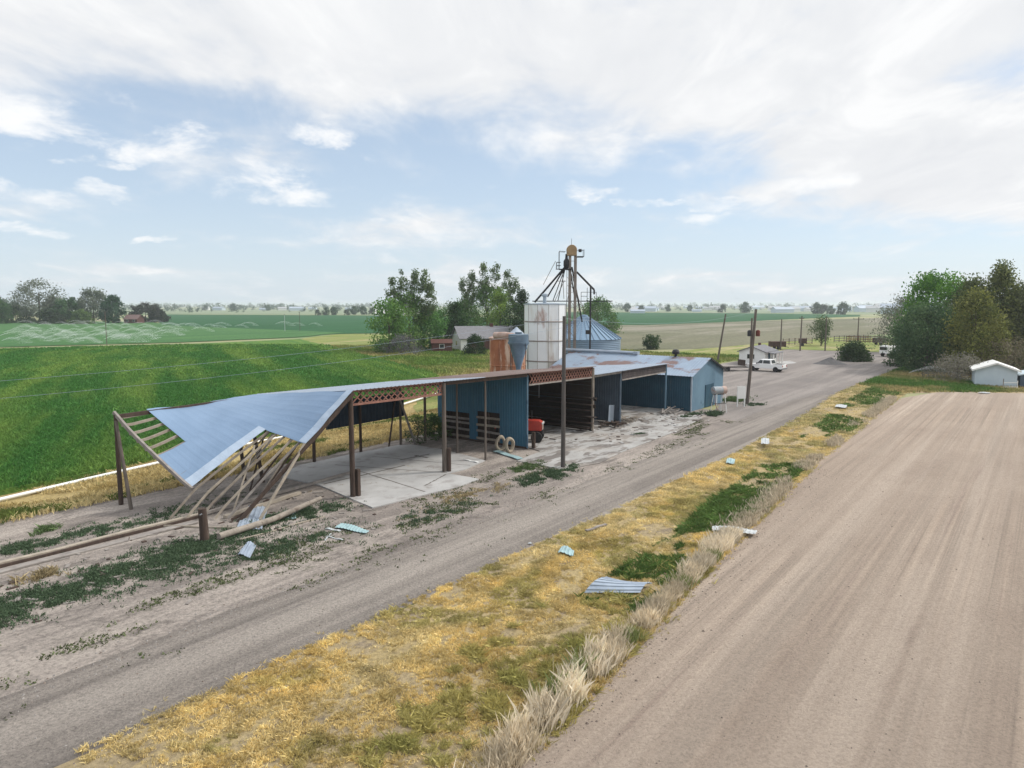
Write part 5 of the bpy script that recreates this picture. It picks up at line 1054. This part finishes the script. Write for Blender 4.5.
# far wood along the horizon: a mass nobody could count
g = np.random.default_rng(77); parts = []
for (Y, x0, x1, n, hh) in ((1050, 150, 380, 26, 6), (1500, 150, 560, 90, 9), (1500, -60, 150, 40, 12), (2200, -100, 1120, 260, 12), (3600, -100, 1120, 420, 17), (1400, 590, 900, 46, 7)):
    for _ in range(n):
        x = g.uniform(x0, x1); y = Y * g.uniform(.9, 1.1); h = hh * g.uniform(.4, 1.15); w = h * g.uniform(1.1, 3.2); c, _q = crown_cloud(g, h, .0, w, 9, 8, h * .5, PR['dome'], h * .17, (.024, .048, .028), (.06, .085, .05))
        c[0][:, 0] += (x - 512) / F_PX * y; c[0][:, 1] += y; parts.append(c)
v_, f_, c_ = join(parts); tag(np_mesh('distant_wood', v_, f_, c_, 'leaf'), 'low tree line running along the whole horizon', None, None, 'stuff')
# far buildings
hs = []
bl = 'small pale building in the far settlement near the horizon'
for i in range(2):
    m = MB(); m.prism([(0, 0, 0), (0, 9, 0), (0, 9, 4), (0, 4.5, 6.5), (0, 0, 4)], (16 + 10 * i, 0, 0)); m.m = 1
    for s in (0, 1): m.prism([(-.5, -.6 if not s else 9.6, 3.75), (-.5, 4.5, 6.6), (-.5, 4.5, 6.9), (-.5, -.6 if not s else 9.6, 4.05)], (17 + 10 * i, 0, 0))
    hs.append(tag(m.build('distant_building', [('white', 'shed_pale')[i], ('shingle_pale', 'galv_light')[i]]), bl, 'building', 'pale buildings in the far settlement'))
g = np.random.default_rng(5); 
for i in range(70):
    if i < 60: x, Y, s = g.uniform(630, 915), g.uniform(800, 2000), g.uniform(.5, 1.3)
    else: x, Y, s = g.uniform(190, 400), g.uniform(1100, 1700), g.uniform(.6, 1.1)
    if x > 850 and i < 60: s *= 1.6
    o = hs[i % 2] if i < 2 else link(hs[i % 2].copy())
    o.location = ((x - 512) / F_PX * Y, Y, 0); o.rotation_euler = (0, 0, g.uniform(-.5, .5)); o.scale = (s, s, s)
# field sprinklers: arcs of droplets
def spray_mesh(seed, L=8.0, H=1.4, n=1700):
    g = np.random.default_rng(seed); t = g.beta(1.3, 1.1, n); a = g.normal(0, .06 + .16 * t, n); x = L * t; z = .9 + 4 * H * t * (1 - t * .98) * g.uniform(.82, 1.05, n) - .5 * t
    P = np.stack([x * np.cos(a), x * np.sin(a), np.maximum(.35, z - np.abs(g.normal(0, .34, n)) * t * 2.4)], 1); k = n; s = g.uniform(.012, .030, k)
    d1 = g.normal(0, 1, (k, 3)); d1 /= np.linalg.norm(d1, axis=1)[:, None]; d2 = np.cross(d1, g.normal(0, 1, (k, 3))); d2 /= np.linalg.norm(d2, axis=1)[:, None]; d3 = np.cross(d1, d2)
    V = np.stack([P + d1 * s[:, None] * 1.6, P + d2 * s[:, None], P - (d2 * .5 - d3 * .87) * s[:, None], P - (d2 * .5 + d3 * .87) * s[:, None]], 1).reshape(-1, 3)
    Fq = ((np.arange(k) * 4)[:, None, None] + np.array([[0, 1, 2], [0, 2, 3], [0, 3, 1], [1, 3, 2]])[None]).reshape(-1, 3)
    return V, Fq, np.full((len(V), 3), .9)
M['water'] = mat('water_drops', (.85, .88, .9), (.85, .88, .9), 1, rough=.3)
sl = 'white arc of water thrown by a sprinkler over the watered field'
sp = [tag(np_mesh('water_spray', *spray_mesh(i), 'water'), sl, 'water spray', 'sprinkler jets over the watered field') for i in range(3)]
g = np.random.default_rng(9); jets = []
for Y, x0, x1, n in ((185, -10, 120, 9), (205, -5, 150, 10), (232, 0, 175, 11), (265, 0, 200, 11), (310, 5, 250, 12), (330, 150, 330, 7), (365, 10, 160, 9)):
    for i in range(n): jets.append((x0 + (x1 - x0) * (i + g.uniform(.1, .9)) / n, Y * g.uniform(.97, 1.03)))
for i, (x, Y) in enumerate(jets):
    o = sp[i] if i < 3 else link(sp[i % 3].copy()); o.location = ((x - 512) / F_PX * Y, Y, 0); o.rotation_euler = (0, 0, R(15) + g.normal(0, .3)); k = g.uniform(.75, 1.25); o.scale = (k, k, k)
o = link(sp[0].copy()); o.location = G(908, 379); o.rotation_euler = (0, 0, R(-15)); o['label'] = 'thin water spray arcing over the grass by the right grove'; o['group'] = 'sprinkler by the right grove'

# ------------------------------------------------------------------ sky, light
SUN_EL, SUN_AZ = R(42), R(75)          # azimuth clockwise from +Y
wd = bpy.data.worlds.new('World'); S.world = wd; wd.use_nodes = True
t = wd.node_tree; t.nodes.clear()
class WT(NT):
    def __init__(s): s.t = t
T = WT()
out = T.n('ShaderNodeOutputWorld'); bg = T.n('ShaderNodeBackground'); bg.inputs[1].default_value = .10
sky = T.n('ShaderNodeTexSky', sky_type='NISHITA'); sky.sun_disc = False; sky.sun_elevation = SUN_EL; sky.sun_rotation = SUN_AZ; sky.altitude = 900; sky.air_density = 1.0; sky.dust_density = 1.2; sky.ozone_density = 1.5
tc = T.n('ShaderNodeTexCoord'); sx = T.n('ShaderNodeSeparateXYZ'); T.l(tc.outputs['Generated'], sx.inputs[0])
X, Y, Z = sx.outputs; zc = math_node(T, 'MAXIMUM', Z, 0.0); AZ = math_node(T, 'ARCTAN2', X, Y)
den = math_node(T, 'ADD', zc, .16); px_, py_ = math_node(T, 'DIVIDE', X, den), math_node(T, 'DIVIDE', Y, den)
def wnoise(x, y, sc, det, ro, di, off):
    c = T.n('ShaderNodeCombineXYZ'); T.l(x, c.inputs[0]); T.l(y, c.inputs[1]); c.inputs[2].default_value = off
    n = T.n('ShaderNodeTexNoise'); n.inputs['Scale'].default_value = sc; n.inputs['Detail'].default_value = det; n.inputs['Roughness'].default_value = ro; n.inputs['Distortion'].default_value = di
    T.l(c.outputs[0], n.inputs['Vector']); return n.outputs[0]
def madd(a, k, b): return math_node(T, 'ADD', math_node(T, 'MULTIPLY', a, k), b)
n1 = wnoise(px_, py_, .85, 9, .56, .35, 3.3)           # broad sheets
n2 = wnoise(AZ, math_node(T, 'MULTIPLY', zc, 2.6), 9.0, 10, .64, .3, 7.1)   # low cumulus streaks
n3 = wnoise(math_node(T, 'MULTIPLY', px_, 1.5), math_node(T, 'MULTIPLY', py_, .75), 2.2, 9, .62, .5, 9.4)             # shading
bias = math_node(T, 'ADD', madd(smooth(T, zc, .05, .36), .36, -.06), math_node(T, 'MULTIPLY', smooth(T, AZ, .10, .60), math_node(T, 'MULTIPLY', smooth(T, zc, .03, .14), .30)))
n1 = math_node(T, 'ADD', madd(n1, 1.75, -.375), madd(n3, .70, -.35))
band = math_node(T, 'MULTIPLY', smooth(T, zc, .05, .10), math_node(T, 'SUBTRACT', 1.0, smooth(T, zc, .22, .30)))
wa = wnoise(AZ, math_node(T, 'MULTIPLY', zc, 2.0), 7.0, 6, .6, .0, 2.2); wb = wnoise(AZ, math_node(T, 'MULTIPLY', zc, 2.0), 7.0, 6, .6, .0, 5.7)
AZW, ZCW = math_node(T, 'ADD', AZ, madd(wa, .20, -.10)), math_node(T, 'ADD', zc, madd(wb, .075, -.0375))
def blob(x, y, rx, ry):
    """a cloud of the photographed sky: direction and size"""
    az = math.atan((x - 512) / F_PX); el = math.sin(math.atan((305 - y) / F_PX * math.cos(az)))
    dx = math_node(T, 'DIVIDE', math_node(T, 'SUBTRACT', AZW, az), rx / F_PX); dy = math_node(T, 'DIVIDE', math_node(T, 'SUBTRACT', ZCW, el), ry / F_PX)
    r = math_node(T, 'ADD', math_node(T, 'MULTIPLY', dx, dx), math_node(T, 'MULTIPLY', dy, dy)); return math_node(T, 'SUBTRACT', 1.0, r, None, True)
gap = None
for b_ in ((425, 150, 120, 44), (200, 125, 130, 34), (330, 190, 160, 34), (95, 165, 110, 26), (680, 170, 90, 34)):
    q = blob(*b_); gap = q if gap is None else math_node(T, 'MAXIMUM', gap, q)
cov1 = smooth(T, math_node(T, 'SUBTRACT', math_node(T, 'ADD', n1, bias), math_node(T, 'MULTIPLY', gap, .26)), .36, .88)
bs = None
for b_ in ((30, 200, 60, 16), (112, 171, 30, 8), (112, 196, 34, 8), (205, 155, 100, 26), (255, 178, 80, 24), (300, 196, 60, 18), (335, 140, 45, 14), (600, 196, 40, 11), (655, 203, 30, 8), (790, 170, 45, 14), (735, 210, 50, 9), (740, 226, 60, 9), (40, 118, 90, 26), (385, 219, 34, 6), (20, 232, 40, 6), (150, 240, 30, 5), (800, 190, 60, 10)):
    q = blob(*b_); bs = q if bs is None else math_node(T, 'MAXIMUM', bs, q)
cov2 = smooth(T, math_node(T, 'ADD', math_node(T, 'MULTIPLY', math_node(T, 'POWER', bs, .55), .62), math_node(T, 'MULTIPLY', n2, 2.2)), 1.40, 2.02)
cov2 = math_node(T, 'MULTIPLY', cov2, .92)
# colours are scaled for the 0.1 background strength
c_hi = ramp(T, n3, [(.30, (.60, .613, .635)), (.50, (.645, .655, .67)), (.66, (.72, .725, .73))])
def scale10(c, k=10.0):
    m = T.n('ShaderNodeVectorMath', operation='SCALE'); T.l(c, m.inputs[0]); m.inputs['Scale'].default_value = k; return m.outputs[0]
c_hi = scale10(c_hi)
topb = T.n('ShaderNodeVectorMath', operation='SCALE'); T.l(c_hi, topb.inputs[0]); T.l(madd(smooth(T, zc, .42, .85), .7, 1.0), topb.inputs['Scale']); c_hi = topb.outputs[0]  # clouds overhead, out of view, are brightened to add light
clear = T.n('ShaderNodeVectorMath', operation='MULTIPLY'); T.l(sky.outputs[0], clear.inputs[0]); clear.inputs[1].default_value = (1.0, 1.0, 1.0)
hz = math_node(T, 'POWER', 2.718, math_node(T, 'MULTIPLY', zc, -8.0))
base = mixc(T, math_node(T, 'MULTIPLY', hz, .80), clear.outputs[0], (5.4, 5.85, 6.3))
veil = mixc(T, .42, base, (5.0, 5.95, 7.0))
c1_ = mixc(T, cov1, veil, c_hi); c2_ = mixc(T, cov2, c1_, (7.5, 7.55, 7.6))
T.l(c2_, bg.inputs[0]); T.l(bg.outputs[0], out.inputs[0])
sd = bpy.data.lights.new('sun', 'SUN'); so = link(bpy.data.objects.new('sun', sd)); sd.energy = 2.3; sd.angle = R(10); sd.color = (1, .95, .87)
so.rotation_euler = (Vector((0, 0, 0)) - Vector((math.sin(SUN_AZ) * math.cos(SUN_EL), math.cos(SUN_AZ) * math.cos(SUN_EL), math.sin(SUN_EL)))).to_track_quat('-Z', 'Y').to_euler()

HAZE = True
if HAZE:
    m = MB(); m.box((0, 5500, 12), (18400, 17400, 26)); 
    T = NT('haze'); pv = T.n('ShaderNodeVolumePrincipled'); pv.inputs['Color'].default_value = (.80, .86, .93, 1); pv.inputs['Density'].default_value = .00022; pv.inputs['Anisotropy'].default_value = .2
    T.l(pv.outputs[0], T.out.inputs['Volume']); M['haze'] = T.m
    o = m.build('haze', 'haze'); tag(o, 'thin bluish air over the fields', None, None, 'stuff')
S.view_settings.view_transform = 'Standard'; S.view_settings.look = 'None'; S.view_settings.exposure = 0.45; S.view_settings.gamma = 1
S.render.resolution_x, S.render.resolution_y = 1024, 768
S.cycles.max_bounces = 6; S.cycles.volume_bounces = 1; S.cycles.use_denoising = True
